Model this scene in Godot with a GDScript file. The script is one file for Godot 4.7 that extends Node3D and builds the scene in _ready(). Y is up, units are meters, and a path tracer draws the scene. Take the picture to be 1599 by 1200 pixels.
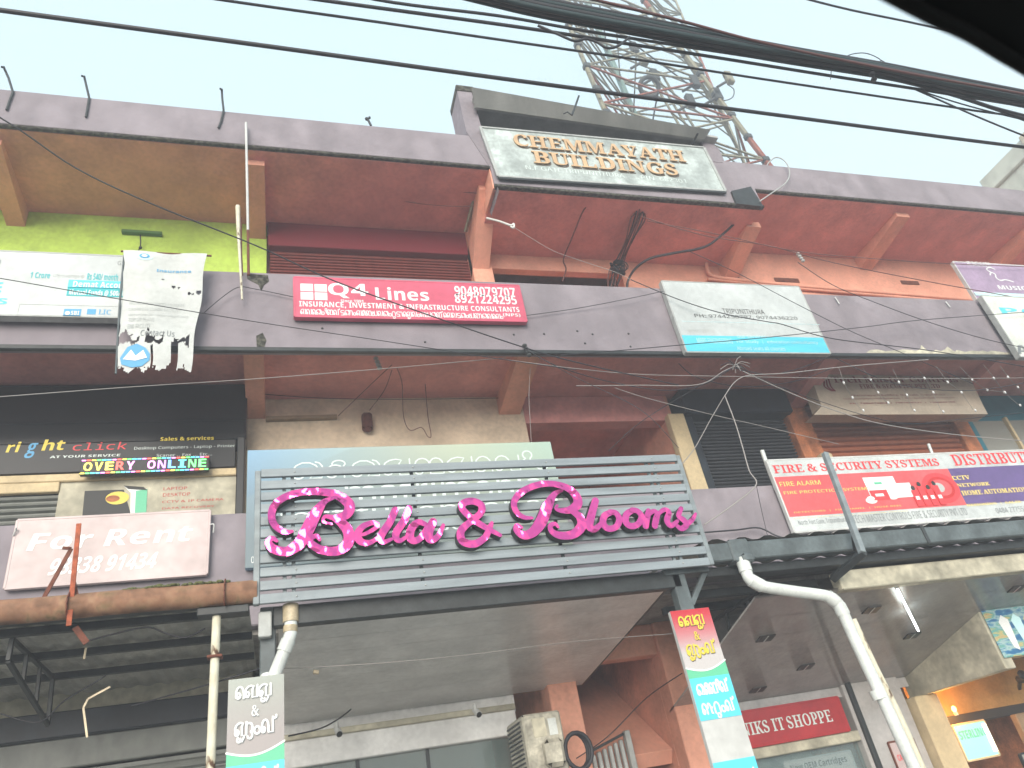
extends Node3D
# A three-storey commercial building with shop signs, overhead cables and a lattice tower, seen from a car in the street.

class MB:
	var vs := PackedVector3Array()
	var ns := PackedVector3Array()
	var us := PackedVector2Array()
	func tri(a: Vector3, b: Vector3, c: Vector3, n := Vector3.ZERO) -> void: # counter-clockwise seen from outside
		if n == Vector3.ZERO: n = (b - a).cross(c - a).normalized()
		elif (b - a).cross(c - a).dot(n) < 0:
			var t := b; b = c; c = t
		for q in [a, c, b]:
			vs.append(q); ns.append(n)
			us.append(Vector2(q.x, -q.y) if absf(n.z) > .6 else (Vector2(q.z, -q.y) if absf(n.x) > .6 else Vector2(q.x, q.z)))
	func quad(a: Vector3, b: Vector3, c: Vector3, d: Vector3, n := Vector3.ZERO) -> void:
		tri(a, b, c, n); tri(a, c, d, n)
	func box(lo: Vector3, hi: Vector3, ch := 0.0) -> void:
		xbox(Transform3D(Basis(), (lo + hi) * .5), (hi - lo).abs(), ch)
	func xbox(t: Transform3D, s: Vector3, ch := 0.0) -> void: # box with chamfered edges
		var h := s * .5
		ch = minf(ch, minf(h.x, minf(h.y, h.z)) * .6)
		var ax := [Vector3.RIGHT, Vector3.UP, Vector3.BACK]
		var ctr := t.origin
		for i in 3:
			var j: int = (i + 1) % 3
			var k: int = (i + 2) % 3
			for sg in [-1.0, 1.0]:
				var o: Vector3 = ax[i] * h[i] * sg
				var u: Vector3 = ax[j] * (h[j] - ch)
				var w: Vector3 = ax[k] * (h[k] - ch)
				quad(t * (o - u - w), t * (o + u - w), t * (o + u + w), t * (o - u + w), (t.basis * ax[i]).normalized() * sg)
			if ch > 0.0:
				for sj in [-1.0, 1.0]:
					for sk in [-1.0, 1.0]:
						var e: Vector3 = ax[i] * (h[i] - ch)
						var p1: Vector3 = ax[j] * h[j] * sj + ax[k] * (h[k] - ch) * sk
						var p2: Vector3 = ax[j] * (h[j] - ch) * sj + ax[k] * h[k] * sk
						quad(t * (p1 - e), t * (p1 + e), t * (p2 + e), t * (p2 - e), (t.basis * (ax[j] * sj + ax[k] * sk)).normalized())
	func bar(a: Vector3, b: Vector3, w: float, h: float, up := Vector3.UP, ch := 0.004) -> void:
		var d := (b - a).normalized()
		if absf(d.dot(up)) > .97: up = Vector3.BACK
		var sd := d.cross(up).normalized()
		xbox(Transform3D(Basis(sd, sd.cross(d).normalized(), -d), (a + b) * .5), Vector3(w, h, a.distance_to(b)), ch)
	func tube(pts: Array, r: float, sides := 8, r2 := -1.0) -> void:
		if r2 < 0: r2 = r
		var rings := []
		var nn := []
		var up := Vector3(.31, .9, .2).normalized()
		for i in pts.size():
			var d: Vector3 = ((pts[mini(i + 1, pts.size() - 1)] as Vector3) - (pts[maxi(i - 1, 0)] as Vector3)).normalized()
			var sd := d.cross(up).normalized()
			if d.cross(up).length() < .1: sd = d.cross(Vector3.RIGHT).normalized()
			var w := sd.cross(d).normalized()
			var rr: float = lerpf(r, r2, float(i) / maxf(1, pts.size() - 1))
			var ring := []
			var rn := []
			for k in sides:
				var n := sd * cos(TAU * k / sides) + w * sin(TAU * k / sides)
				ring.append((pts[i] as Vector3) + n * rr); rn.append(n)
			rings.append(ring); nn.append(rn)
		for i in pts.size() - 1:
			for k in sides:
				var k2 := (k + 1) % sides
				sm(rings[i][k], rings[i][k2], rings[i + 1][k2], nn[i][k], nn[i][k2], nn[i + 1][k2])
				sm(rings[i][k], rings[i + 1][k2], rings[i + 1][k], nn[i][k], nn[i + 1][k2], nn[i + 1][k])
		for e in [0, pts.size() - 1]:
			var dd: Vector3 = ((pts[1] as Vector3) - (pts[0] as Vector3)) * -1.0 if e == 0 else (pts[-1] as Vector3) - (pts[-2] as Vector3)
			for k in range(1, sides - 1):
				tri(rings[e][0], rings[e][k], rings[e][k + 1], dd.normalized())
	func sm(a: Vector3, b: Vector3, c: Vector3, na: Vector3, nb: Vector3, nc: Vector3) -> void: # smooth triangle
		var l := [[a, na], [b, nb], [c, nc]]
		if (b - a).cross(c - a).dot(na + nb + nc) > 0: l = [[a, na], [c, nc], [b, nb]]
		for q in l:
			vs.append(q[0]); ns.append(q[1]); us.append(Vector2(q[0].x, -q[0].y))
	func prism(poly: PackedVector2Array, z0: float, z1: float, t := Transform3D()) -> void: # outline in the x-y plane, z0 < z1
		var ccw := poly
		if Geometry2D.is_polygon_clockwise(ccw): ccw = ccw.duplicate()
		var idx := Geometry2D.triangulate_polygon(ccw)
		var fwd := (t.basis * Vector3.BACK).normalized()
		for i in range(0, idx.size(), 3):
			for zz in [[z1, fwd], [z0, -fwd]]:
				tri(t * xyz(ccw[idx[i]], zz[0]), t * xyz(ccw[idx[i + 1]], zz[0]), t * xyz(ccw[idx[i + 2]], zz[0]), zz[1])
		var area := 0.0
		for i in ccw.size():
			area += ccw[i].cross(ccw[(i + 1) % ccw.size()])
		for i in ccw.size():
			var a := ccw[i]
			var b := ccw[(i + 1) % ccw.size()]
			var n2 := Vector2((b - a).y, -(b - a).x).normalized() * signf(area)
			quad(t * xyz(a, z0), t * xyz(b, z0), t * xyz(b, z1), t * xyz(a, z1), (t.basis * Vector3(n2.x, n2.y, 0)).normalized())
	func xyz(q: Vector2, z: float) -> Vector3:
		return Vector3(q.x, q.y, z)
	func ball(c: Vector3, r: Vector3, seg := 8, rows := 6) -> void:
		for i in rows:
			for j in seg:
				var f := func(a: int, b: int) -> Vector3:
					var th := PI * a / rows
					var ph := TAU * b / seg
					return Vector3(sin(th) * cos(ph), cos(th), sin(th) * sin(ph))
				var n0: Vector3 = f.call(i, j); var n1: Vector3 = f.call(i + 1, j); var n2: Vector3 = f.call(i + 1, j + 1); var n3: Vector3 = f.call(i, j + 1)
				sm(c + n0 * r, c + n1 * r, c + n2 * r, n0, n1, n2)
				sm(c + n0 * r, c + n2 * r, c + n3 * r, n0, n2, n3)
	func mesh() -> ArrayMesh:
		var a := []
		a.resize(Mesh.ARRAY_MAX)
		a[Mesh.ARRAY_VERTEX] = vs; a[Mesh.ARRAY_NORMAL] = ns; a[Mesh.ARRAY_TEX_UV] = us
		var m := ArrayMesh.new()
		m.add_surface_from_arrays(Mesh.PRIMITIVE_TRIANGLES, a)
		return m

var tex := {}
var mats := {}
var fonts := {}
var rng := RandomNumberGenerator.new()

func v(x: float, y: float, z: float) -> Vector3: return Vector3(x, y, z)
func p(x: float, y: float) -> Vector2: return Vector2(x, y)

# ---------------------------------------------------------------- objects
func thing(called: String, label: String, category: String, at := Vector3.ZERO, group := "") -> Node3D:
	var o := Node3D.new()
	o.name = called
	add_child(o, true)
	o.position = at
	o.set_meta("label", label); o.set_meta("category", category)
	if group: o.set_meta("group", group)
	return o

func part(parent: Node3D, called: String, b: MB, m: Material) -> MeshInstance3D: # b is in world coordinates
	return put(parent, called, b.mesh(), m)

func put(parent: Node3D, called: String, me: Mesh, m: Material) -> MeshInstance3D:
	var o := MeshInstance3D.new()
	o.name = called
	o.mesh = me
	o.material_override = null
	for i in me.get_surface_count(): o.set_surface_override_material(i, m)
	parent.add_child(o, true)
	var q: Node = parent
	var at := Vector3.ZERO
	while q != self:
		at += (q as Node3D).position
		q = q.get_parent()
	o.position = -at
	return o

func solo(called: String, label: String, category: String, b: MB, m: Material, group := "") -> MeshInstance3D:
	var o := put(self, called, b.mesh(), m)
	o.set_meta("label", label); o.set_meta("category", category)
	if group: o.set_meta("group", group)
	return o

func struct(called: String, b: MB, m: Material) -> MeshInstance3D:
	var o := put(self, called, b.mesh(), m)
	o.set_meta("kind", "structure")
	return o

func bx(lo: Vector3, hi: Vector3, ch := 0.0) -> MB:
	var b := MB.new()
	b.box(lo, hi, ch)
	return b

func smooth_path(pts: Array, n := 6) -> Array:
	var out := []
	for i in pts.size() - 1:
		var a = pts[maxi(i - 1, 0)]; var b = pts[i]; var c = pts[i + 1]; var d = pts[mini(i + 2, pts.size() - 1)]
		for k in n:
			var t := float(k) / n
			out.append(.5 * (2.0 * b + (c - a) * t + (2.0 * a - 5.0 * b + 4.0 * c - d) * t * t + (3.0 * b - a - 3.0 * c + d) * t * t * t))
	out.append(pts[-1])
	return out

func cable(called: String, label: String, pts: Array, r: float, m: Material, group := "", sides := 6) -> MeshInstance3D:
	var b := MB.new()
	b.tube(smooth_path(pts, 7), r, sides)
	return solo(called, label, "cable", b, m, group)

# ---------------------------------------------------------------- lettering
func font(n: String) -> Font:
	if not fonts.has(n):
		var f := SystemFont.new()
		f.font_names = PackedStringArray([{"s": "Droid Sans", "r": "Droid Serif", "m": "Droid Sans Mono"}[n[0]]])
		f.font_weight = 700 if n.length() > 1 else 400
		fonts[n] = f
	return fonts[n]

func text_mesh(s: String, fn: String, x0: float, y0: float, x1: float, y1: float, z: float, shear := 0.0, depth := 0.0) -> ArrayMesh:
	var tm := TextMesh.new()
	tm.text = s
	tm.font = font(fn)
	tm.font_size = 48
	tm.pixel_size = .01
	tm.curve_step = 2.0
	tm.depth = depth
	var a := tm.get_mesh_arrays()
	var vv: PackedVector3Array = a[Mesh.ARRAY_VERTEX]
	var lo := Vector3(1e9, 1e9, 0)
	var hi := -lo
	for q in vv:
		lo = lo.min(q); hi = hi.max(q)
	var k := shear * (y1 - y0)
	for i in vv.size():
		var fx := (vv[i].x - lo.x) / (hi.x - lo.x)
		var fy := (vv[i].y - lo.y) / (hi.y - lo.y)
		vv[i] = Vector3(lerpf(x0, x1 - k, fx) + k * fy, lerpf(y0, y1, fy), z + vv[i].z + depth * .5)
	var out := []
	out.resize(Mesh.ARRAY_MAX)
	out[Mesh.ARRAY_VERTEX] = vv; out[Mesh.ARRAY_NORMAL] = a[Mesh.ARRAY_NORMAL]; out[Mesh.ARRAY_TEX_UV] = a[Mesh.ARRAY_TEX_UV]; out[Mesh.ARRAY_INDEX] = a[Mesh.ARRAY_INDEX]
	var m := ArrayMesh.new()
	m.add_surface_from_arrays(Mesh.PRIMITIVE_TRIANGLES, out)
	return m

func txt(parent: Node3D, s: String, fn: String, m: Material, z: float, x0: float, y0: float, x1: float, y1: float, shear := 0.0, depth := 0.0) -> MeshInstance3D:
	return put(parent, "lettering", text_mesh(s, fn, x0, y0, x1, y1, z, shear, depth), m)

# Malayalam letters as strokes on a cell one unit high: M start, L line, A arc (centre, radii, angles)
const GLYPH := {
	"ba": [1.05, "A .22 .28 .16 .2 300 -40|A .5 .5 .44 .5 215 60|L .62 .72|L .62 .03|L 1 .03|L 1 1"],
	"la": [1.1, "A .26 .26 .18 .22 90 450|A .5 .42 .44 .57 200 10|L .62 .05|L 1.02 .05|A .82 .55 .24 .45 -35 90"],
	"e": [.72, "A .24 .26 .18 .22 330 -30|A .36 .45 .3 .55 200 0|L .66 .03"],
	"ee": [.82, "A .24 .24 .17 .2 330 -30|A .36 .38 .3 .4 200 0|L .66 .03|M .66 .4|A .48 .85 .22 .2 -40 200"],
	"da": [1.15, "A .2 .3 .16 .28 30 400|M .1 .5|A .34 .62 .26 .38 200 0|L .6 .03|M .6 .6|A .84 .62 .24 .38 180 0|L 1.08 .03|L .6 .03"],
	"ii": [.45, "M .1 .7|A .26 1.0 .18 .26 240 -60|L .3 .3"],
	"sa": [1.1, "A .2 .26 .14 .2 330 -30|A .36 .5 .28 .5 200 0|L .64 .1|M .64 .5|A .64 .5 .0 .0 0 1|L .64 .03|L 1 .03|L 1 1"],
	"vi": [.3, "A .05 1.2 .16 .16 200 380"],
	"m": [.62, "A .3 .3 .24 .28 0 360"],
	"lla": [1.1, "A .22 .26 .16 .2 330 -30|A .5 .5 .44 .5 200 60|L .62 .72|L .62 .03|L 1 .03|L 1 1|M .3 -.1|A .4 -.28 .14 .16 130 420|L .66 -.42|L .8 -.1"],
	"uu": [.5, "M 0 .9|A .2 .55 .22 .34 90 -70|A .2 .0 .2 .26 60 -160"],
	"ai": [1.6, "A .2 .26 .15 .2 330 -30|A .36 .5 .28 .5 200 0|L .64 .03|M .8 .5|A 1 .5 .2 .48 180 0|L 1.2 .03|A 1.38 .3 .18 .27 270 90"],
	"rra": [.9, "M .1 .03|A .42 .5 .34 .5 190 -10|L .76 .03|M .25 -.08|A .45 -.25 .2 .2 160 -160"],
	"tta": [.8, "M .7 .95|A .38 .7 .28 .27 60 270|A .4 .25 .3 .25 90 -110|L .1 .03|L .75 .03"],
	"aa": [.55, "A .2 .6 .22 .38 150 0|L .42 .03"],
	"ya": [1.2, "A .2 .62 .16 .2 -20 300|M .04 .6|A .3 .4 .26 .4 180 360|L .56 .95|M .56 .4|A .84 .4 .28 .4 180 360|L 1.12 1"],
}

func strokes(code: String) -> Array:
	var out := []
	var cur := []
	for seg in code.split("|"):
		var f := seg.split(" ")
		if f[0] == "M":
			if cur.size() > 1: out.append(cur)
			cur = [Vector2(float(f[1]), float(f[2]))]
		elif f[0] == "L":
			cur.append(Vector2(float(f[1]), float(f[2])))
		else:
			var a0 := float(f[5]); var a1 := float(f[6])
			var n := maxi(3, int(absf(a1 - a0) / 28.0))
			for i in n + 1:
				var a := deg_to_rad(lerpf(a0, a1, float(i) / n))
				cur.append(Vector2(float(f[1]) + cos(a) * float(f[3]), float(f[2]) + sin(a) * float(f[4])))
	if cur.size() > 1: out.append(cur)
	return out

func ribbon(b: MB, pts: Array, w: Array, zb: float, side: MB = null, depth := 0.0) -> void: # flat stroke with round ends, width per point; rises a little along its length so that it may cross itself
	var n := pts.size()
	var rise := .004 if side else .0014
	var L := []
	var R := []
	for i in n:
		var d: Vector2 = ((pts[mini(i + 1, n - 1)] as Vector2) - (pts[maxi(i - 1, 0)] as Vector2)).normalized()
		var s := Vector2(-d.y, d.x) * (w[i] as float) * .5
		L.append((pts[i] as Vector2) + s); R.append((pts[i] as Vector2) - s)
	for i in n - 1:
		var z := zb + rise * i / n
		var zn := zb + rise * (i + 1) / n
		b.quad(b.xyz(R[i], z), b.xyz(R[i + 1], zn), b.xyz(L[i + 1], zn), b.xyz(L[i], z), Vector3.BACK)
		if side:
			for e in [[L[i], L[i + 1], pts[i]], [R[i], R[i + 1], pts[i]]]:
				var nn: Vector2 = ((e[0] as Vector2) - (e[2] as Vector2)).normalized()
				side.quad(side.xyz(e[0], z - .002), side.xyz(e[1], z - .002), side.xyz(e[1], z - depth), side.xyz(e[0], z - depth), Vector3(nn.x, nn.y, 0))
				side.quad(side.xyz(L[i], z - depth), side.xyz(L[i + 1], z - depth), side.xyz(R[i + 1], z - depth), side.xyz(R[i], z - depth), Vector3.FORWARD)
	for e in [0, n - 1]:
		var d: Vector2 = ((pts[0] as Vector2) - (pts[1] as Vector2)).normalized() if e == 0 else ((pts[-1] as Vector2) - (pts[-2] as Vector2)).normalized()
		var c: Vector2 = pts[e]
		var z: float = zb + rise * e / n
		var s := Vector2(-d.y, d.x)
		for k in 5:
			var a := c + (s * cos(PI * k / 5) + d * sin(PI * k / 5)) * (w[e] as float) * .5
			var bb := c + (s * cos(PI * (k + 1) / 5) + d * sin(PI * (k + 1) / 5)) * (w[e] as float) * .5
			b.tri(b.xyz(c, z), b.xyz(a, z), b.xyz(bb, z), Vector3.BACK)
			if side:
				var nn := (a + bb - c * 2.0).normalized()
				side.quad(side.xyz(a, z - .002), side.xyz(bb, z - .002), side.xyz(bb, z - depth), side.xyz(a, z - depth), Vector3(nn.x, nn.y, 0))

func script_word(parent: Node3D, word: String, m: Material, z: float, x0: float, y0: float, x1: float, y1: float, weight := .16, called := "lettering") -> void: # fills the box from baseline y0 to letter top y1
	var list := word.split(" ")
	var total := 0.0
	for g in list: total += GLYPH[g][0]
	var h := y1 - y0
	var sx := (x1 - x0) / total
	var b := MB.new()
	var x := x0
	for g in list:
		var i := 0
		for st in strokes(GLYPH[g][1]):
			var q := []
			var w := []
			for u in st:
				q.append(Vector2(x + u.x * sx, y0 + u.y * h)); w.append(weight * h)
			ribbon(b, q, w, z + i * .0007)
			i += 1
		x += GLYPH[g][0] * sx
	part(parent, called, b, m)

# ---------------------------------------------------------------- materials
func noise_image(n: int, sd: int, freq: float, oct: int, lo: float, hi: float, stretch := Vector2.ONE, pw := 1.0) -> Image:
	var f := FastNoiseLite.new()
	f.seed = sd
	f.frequency = freq
	f.fractal_octaves = oct
	f.noise_type = FastNoiseLite.TYPE_SIMPLEX_SMOOTH
	var im := Image.create(n, n, false, Image.FORMAT_RGB8)
	for y in n:
		for x in n:
			# wraps round in both directions
			var u := float(x) / n; var w := float(y) / n
			var a := f.get_noise_2d(x * stretch.x, y * stretch.y); var b2 := f.get_noise_2d((x - n) * stretch.x, y * stretch.y)
			var c := f.get_noise_2d(x * stretch.x, (y - n) * stretch.y); var d := f.get_noise_2d((x - n) * stretch.x, (y - n) * stretch.y)
			var k := lerpf(lerpf(a, b2, u), lerpf(c, d, u), w) * 1.25
			var t := pow(clampf(k * .5 + .5, 0, 1), pw)
			var g := lerpf(lo, hi, t)
			im.set_pixel(x, y, Color(g, g, g))
	return im

func mul(a: Image, b: Image) -> Image:
	var n := a.get_width()
	var m := b.get_width()
	for y in n:
		for x in n:
			var q := a.get_pixel(x, y)
			var r := b.get_pixel(x % m, y % m)
			a.set_pixel(x, y, Color(q.r * r.r, q.g * r.g, q.b * r.b))
	return a

func tint(im: Image, stops: Array) -> Image: # grey to colour by stops [t, colour]
	var g := Gradient.new()
	g.offsets = PackedFloat32Array(stops.map(func(s): return s[0]))
	g.colors = PackedColorArray(stops.map(func(s): return s[1]))
	for y in im.get_height():
		for x in im.get_width():
			im.set_pixel(x, y, g.sample(im.get_pixel(x, y).r))
	return im

func make_textures() -> void:
	var pl := mul(noise_image(384, 1, .012, 4, .82, 1.06), noise_image(384, 2, .09, 3, .92, 1.04))
	tex.plaster = ImageTexture.create_from_image(pl)
	var st := mul(noise_image(384, 3, .02, 5, .88, 1.06, Vector2(1.2, .5)), noise_image(384, 4, .015, 5, .84, 1.08))
	tex.streak = ImageTexture.create_from_image(st)
	var gr := mul(noise_image(256, 5, .02, 5, .6, 1.15), noise_image(256, 6, .12, 3, .82, 1.08))
	tex.grime = ImageTexture.create_from_image(gr)
	var mt := noise_image(256, 7, .03, 4, .78, 1.08, Vector2(.12, 1.8))
	tex.brushed = ImageTexture.create_from_image(mt)
	var ru := tint(noise_image(384, 8, .018, 5, 0, 1), [[0.0, Color(.22, .16, .1)], [.38, Color(.48, .35, .27)], [.52, Color(.57, .42, .33)], [.66, Color(.63, .5, .4)], [.8, Color(.34, .36, .2)], [1.0, Color(.7, .62, .5)]])
	tex.rust = ImageTexture.create_from_image(ru)
	var mo := tint(noise_image(256, 9, .05, 4, 0, 1), [[0.0, Color(.1, .09, .08)], [.45, Color(.24, .23, .2)], [.6, Color(.36, .36, .32)], [1.0, Color(.5, .46, .44)]])
	tex.moss = ImageTexture.create_from_image(mo)
	var ye := tint(noise_image(256, 10, .03, 5, 0, 1, Vector2(1, .4)), [[0.0, Color(.2, .14, .1)], [.33, Color(.35, .24, .16)], [.37, Color(.78, .75, .66)], [.6, Color(.86, .85, .78)], [1.0, Color(.8, .68, .4)]])
	tex.peel = ImageTexture.create_from_image(ye)
	var w1 := noise_image(256, 12, .014, 3, 0, 1)
	w1.bump_map_to_normal_map(6.0)
	tex.wave_n = ImageTexture.create_from_image(w1)
	var w2 := noise_image(256, 13, .05, 5, 0, 1)
	w2.bump_map_to_normal_map(5.0)
	tex.rough_n = ImageTexture.create_from_image(w2)
	var bl := Image.create(256, 128, false, Image.FORMAT_RGB8) # print of the blue board: a pale sweep over a blue to cream ground
	for y in 128:
		for x in 256:
			var u := x / 255.0; var w := y / 127.0
			var c := Color(.56, .73, .86).lerp(Color(.9, .9, .76), clampf(u * 1.5, 0, 1)).lerp(Color(.8, .92, .84), clampf(u * 2.0 - 1.0, 0, 1))
			var below := Color(.42, .5, .55).lerp(Color(.7, .72, .66), u)
			c = c.lerp(below, clampf(w * 1.3, 0, 1))
			if w > .42 - 1.5 * u + u * u * .6: c = c.lerp(Color(.6, .66, .66), .25)
			bl.set_pixel(x, y, c)
	tex.blue_print = ImageTexture.create_from_image(bl)
	for q in [["grad_red", Color(.85, .2, .25), Color(.86, .84, .84)], ["grad_grey", Color(.7, .73, .7), Color(.7, .67, .67)]]:
		var gi := Image.create(8, 128, false, Image.FORMAT_RGB8)
		for y in 128:
			for x in 8: gi.set_pixel(x, y, (q[1] as Color).lerp(q[2], clampf(y / 80.0, 0, 1)))
		tex[q[0]] = ImageTexture.create_from_image(gi)
	var po := tint(noise_image(256, 14, .02, 4, 0, 1), [[0.0, Color(.1, .25, .5)], [.4, Color(.2, .5, .7)], [.5, Color(.75, .85, .85)], [.6, Color(.4, .7, .7)], [.7, Color(.85, .8, .55)], [1.0, Color(.7, .35, .4)]])
	tex.poster = ImageTexture.create_from_image(po)

func M(key: String, c := Color.WHITE, rough := .8, t := "", scale := .4, metal := 0.0, nrm := "", nscale := .5) -> StandardMaterial3D:
	if mats.has(key): return mats[key]
	var m := StandardMaterial3D.new()
	m.resource_name = key
	m.albedo_color = c.linear_to_srgb()
	m.roughness = rough
	m.metallic = metal
	if t or nrm:
		m.uv1_triplanar = true
		m.uv1_world_triplanar = true
		m.uv1_scale = Vector3.ONE * scale
		if t: m.albedo_texture = tex[t]
		if nrm:
			m.normal_enabled = true
			m.normal_texture = tex[nrm]
			m.normal_scale = nscale
	mats[key] = m
	return m

func glow(key: String, c: Color, e: float) -> StandardMaterial3D:
	if mats.has(key): return mats[key]
	var m := M(key, c * .3, .5)
	m.emission_enabled = true
	m.emission = c.linear_to_srgb()
	m.emission_energy_multiplier = e
	return m

func printed(key: String, t: String, rough: float, x0: float, y0: float, x1: float, y1: float) -> StandardMaterial3D: # a print stretched over the rectangle
	var m := StandardMaterial3D.new()
	m.resource_name = key
	m.albedo_texture = tex[t]
	m.albedo_color = Color(.86, .86, .86)
	m.roughness = rough
	m.uv1_scale = Vector3(1.0 / (x1 - x0), 1.0 / (y1 - y0), 1)
	m.uv1_offset = Vector3(-x0 / (x1 - x0), y1 / (y1 - y0), 0)
	mats[key] = m
	return m

func make_materials() -> void:
	M("purple", Color(.29, .255, .285), .85, "streak", .2, 0, "rough_n", .25)
	M("purple_flat", Color(.29, .255, .285), .85, "plaster", .3, 0, "rough_n", .25)
	M("salmon", Color(.86, .41, .29), .85, "plaster", .35, 0, "rough_n", .2)
	M("red_paint", Color(.8, .34, .31), .85, "plaster", .3, 0, "rough_n", .2)
	M("orange_paint", Color(.78, .36, .3), .85, "plaster", .3, 0, "rough_n", .2)
	M("lime", Color(.52, .72, .12), .85, "plaster", .3, 0, "rough_n", .15)
	M("beige", Color(.88, .71, .53), .85, "plaster", .3, 0, "rough_n", .2)
	M("cream", Color(.72, .58, .36), .8, "plaster", .4)
	M("cream_pale", Color(.68, .64, .5), .8, "grime", .3)
	M("dark_room", Color(.05, .035, .03), .9)
	M("moss", Color(.8, .8, .8), .95, "moss", .9, 0, "rough_n", 1.0)
	M("concrete", Color(.42, .4, .37), .9, "grime", .5, 0, "rough_n", .5)
	M("asphalt", Color(.18, .175, .165), .9, "grime", .4)
	M("paver", Color(.54, .51, .47), .9, "grime", .6)
	M("black_panel", Color(.012, .012, .014), .16)
	M("black", Color(.015, .015, .017), .5)
	M("navy", Color(.02, .03, .045), .45, "grime", .5)
	M("steel_dark", Color(.035, .042, .045), .5, "grime", 1.2)
	M("gutter_grey", Color(.13, .16, .17), .5, "grime", .5)
	M("slat_grey", Color(.27, .315, .345), .42, "brushed", .7, 0, "rough_n", .1)
	M("slat_frame", Color(.24, .28, .3), .42, "brushed", .7)
	M("zinc", Color(.45, .47, .46), .5, "streak", .8)
	M("tin", Color(.46, .46, .44), .6, "plaster", .5)
	M("sheet", Color(.52, .52, .48), .6, "grime", .45)
	M("rust_pipe", Color(.95, .95, .92), .8, "rust", .7, 0, "rough_n", .5)
	M("rust_bar", Color(.22, .07, .04), .85, "grime", 2.0)
	M("orange_bar", Color(.5, .12, .05), .8, "grime", 2.0)
	M("peel", Color(.95, .95, .95), .75, "peel", 1.3, 0, "rough_n", .3)
	M("pvc", Color(.74, .78, .76), .35, "plaster", .7)
	M("pvc_old", Color(.72, .6, .4), .45, "grime", 1.0)
	M("ceiling_white", Color(.85, .85, .84), .3, "plaster", .35)
	M("ceiling_grey", Color(.52, .5, .49), .14, "plaster", .35)
	M("white", Color(.66, .67, .66), .5, "plaster", .25)
	M("white_vinyl", Color(.62, .66, .66), .4, "plaster", .22, 0, "wave_n", .04)
	M("vinyl_old", Color(.62, .645, .63), .55, "plaster", .35, 0, "wave_n", .1)
	M("q_pink", Color(.72, .12, .2), .38, "plaster", .22, 0, "wave_n", .04)
	M("rent_pink", Color(.62, .5, .495), .45, "plaster", .22, 0, "wave_n", .05)
	M("rent_white", Color(.74, .76, .76), .45)
	M("chem_grey", Color(.62, .7, .68), .5, "grime", .35, 0, "wave_n", .05)
	M("gold", Color(.66, .44, .25), .5, "plaster", .8)
	M("letter_dark", Color(.09, .07, .05), .6)
	M("print_white", Color(.78, .8, .8), .5)
	M("print_pale", Color(.66, .74, .72), .5)
	M("print_grey", Color(.2, .22, .23), .6)
	M("print_mid", Color(.45, .47, .46), .6)
	M("print_black", Color(.03, .03, .03), .6)
	M("print_teal", Color(.02, .42, .46), .5)
	M("print_cyan", Color(.1, .58, .74), .5)
	M("print_blue", Color(.08, .33, .58), .5)
	M("print_palecyan", Color(.55, .82, .85), .5)
	M("print_red", Color(.75, .05, .06), .5)
	M("print_rose", Color(.88, .12, .13), .42, "plaster", .25, 0, "wave_n", .06)
	M("print_purple", Color(.14, .09, .27), .45, "plaster", .25, 0, "wave_n", .06)
	M("print_yellow", Color(.9, .72, .18), .5)
	M("print_gold", Color(.7, .55, .06), .45)
	M("print_maroon", Color(.2, .02, .03), .5)
	M("print_crimson", Color(.5, .02, .02), .5)
	M("print_green", Color(.12, .5, .3), .5)
	M("music_purple", Color(.42, .3, .45), .45, "plaster", .25)
	M("pop_cream", Color(.82, .86, .78), .45, "plaster", .25)
	M("tech_beige", Color(.56, .47, .37), .5, "plaster", .3, 0, "wave_n", .1)
	M("niks_red", Color(.5, .025, .03), .3, "plaster", .3)
	M("wire", Color(.02, .02, .026), .55)
	M("wire_red", Color(.09, .03, .028), .6)
	M("wire_white", Color(.3, .28, .27), .6)
	M("wire_brown", Color(.16, .07, .06), .7)
	M("shutter_red", Color(.28, .06, .045), .55, "streak", .6)
	M("shutter_brown", Color(.42, .13, .06), .5, "streak", .6)
	M("shutter_dark", Color(.07, .075, .085), .45, "streak", .6)
	M("shutter_grey", Color(.26, .27, .25), .5, "streak", .6)
	M("orange_jamb", Color(.62, .22, .09), .7, "grime", .6)
	M("teal_frame", Color(.02, .2, .27), .5, "plaster", .5)
	M("pane_grey", Color(.3, .3, .27), .25)
	M("ac_white", Color(.6, .57, .47), .5, "grime", .8)
	M("tower_white", Color(.34, .34, .3), .6, "peel", .5)
	M("tower_red", Color(.36, .1, .06), .6, "grime", .6)
	M("tower_teal", Color(.24, .38, .34), .6, "grime", .5)
	M("tower_gear", Color(.04, .045, .045), .6)
	M("neighbour", Color(.62, .66, .58), .85, "streak", .3)
	M("wood", Color(.34, .24, .15), .7, "streak", .8)
	M("niche_wall", Color(.62, .38, .14), .8, "plaster", .5)
	M("brick_red", Color(.16, .05, .035), .95, "grime", 2.5, 0, "rough_n", 1.5)
	M("car_black", Color(.003, .004, .005), .9)
	var f := M("foil", Color(.66, .08, .33), .09, "", 1.7, .8, "wave_n", 1.9)
	f.uv1_scale = Vector3(.8, .7, .8)
	var g := StandardMaterial3D.new()
	g.albedo_color = Color(.5, .6, .6, .25)
	g.transparency = BaseMaterial3D.TRANSPARENCY_ALPHA
	g.roughness = .05
	mats["glass"] = g
	glow("tube_glow", Color(.9, 1, 1), 2.5)
	glow("lamp_glow", Color(1, .55, .16), 3.0)
	glow("green_glow", Color(.25, .9, .45), .8)
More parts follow.
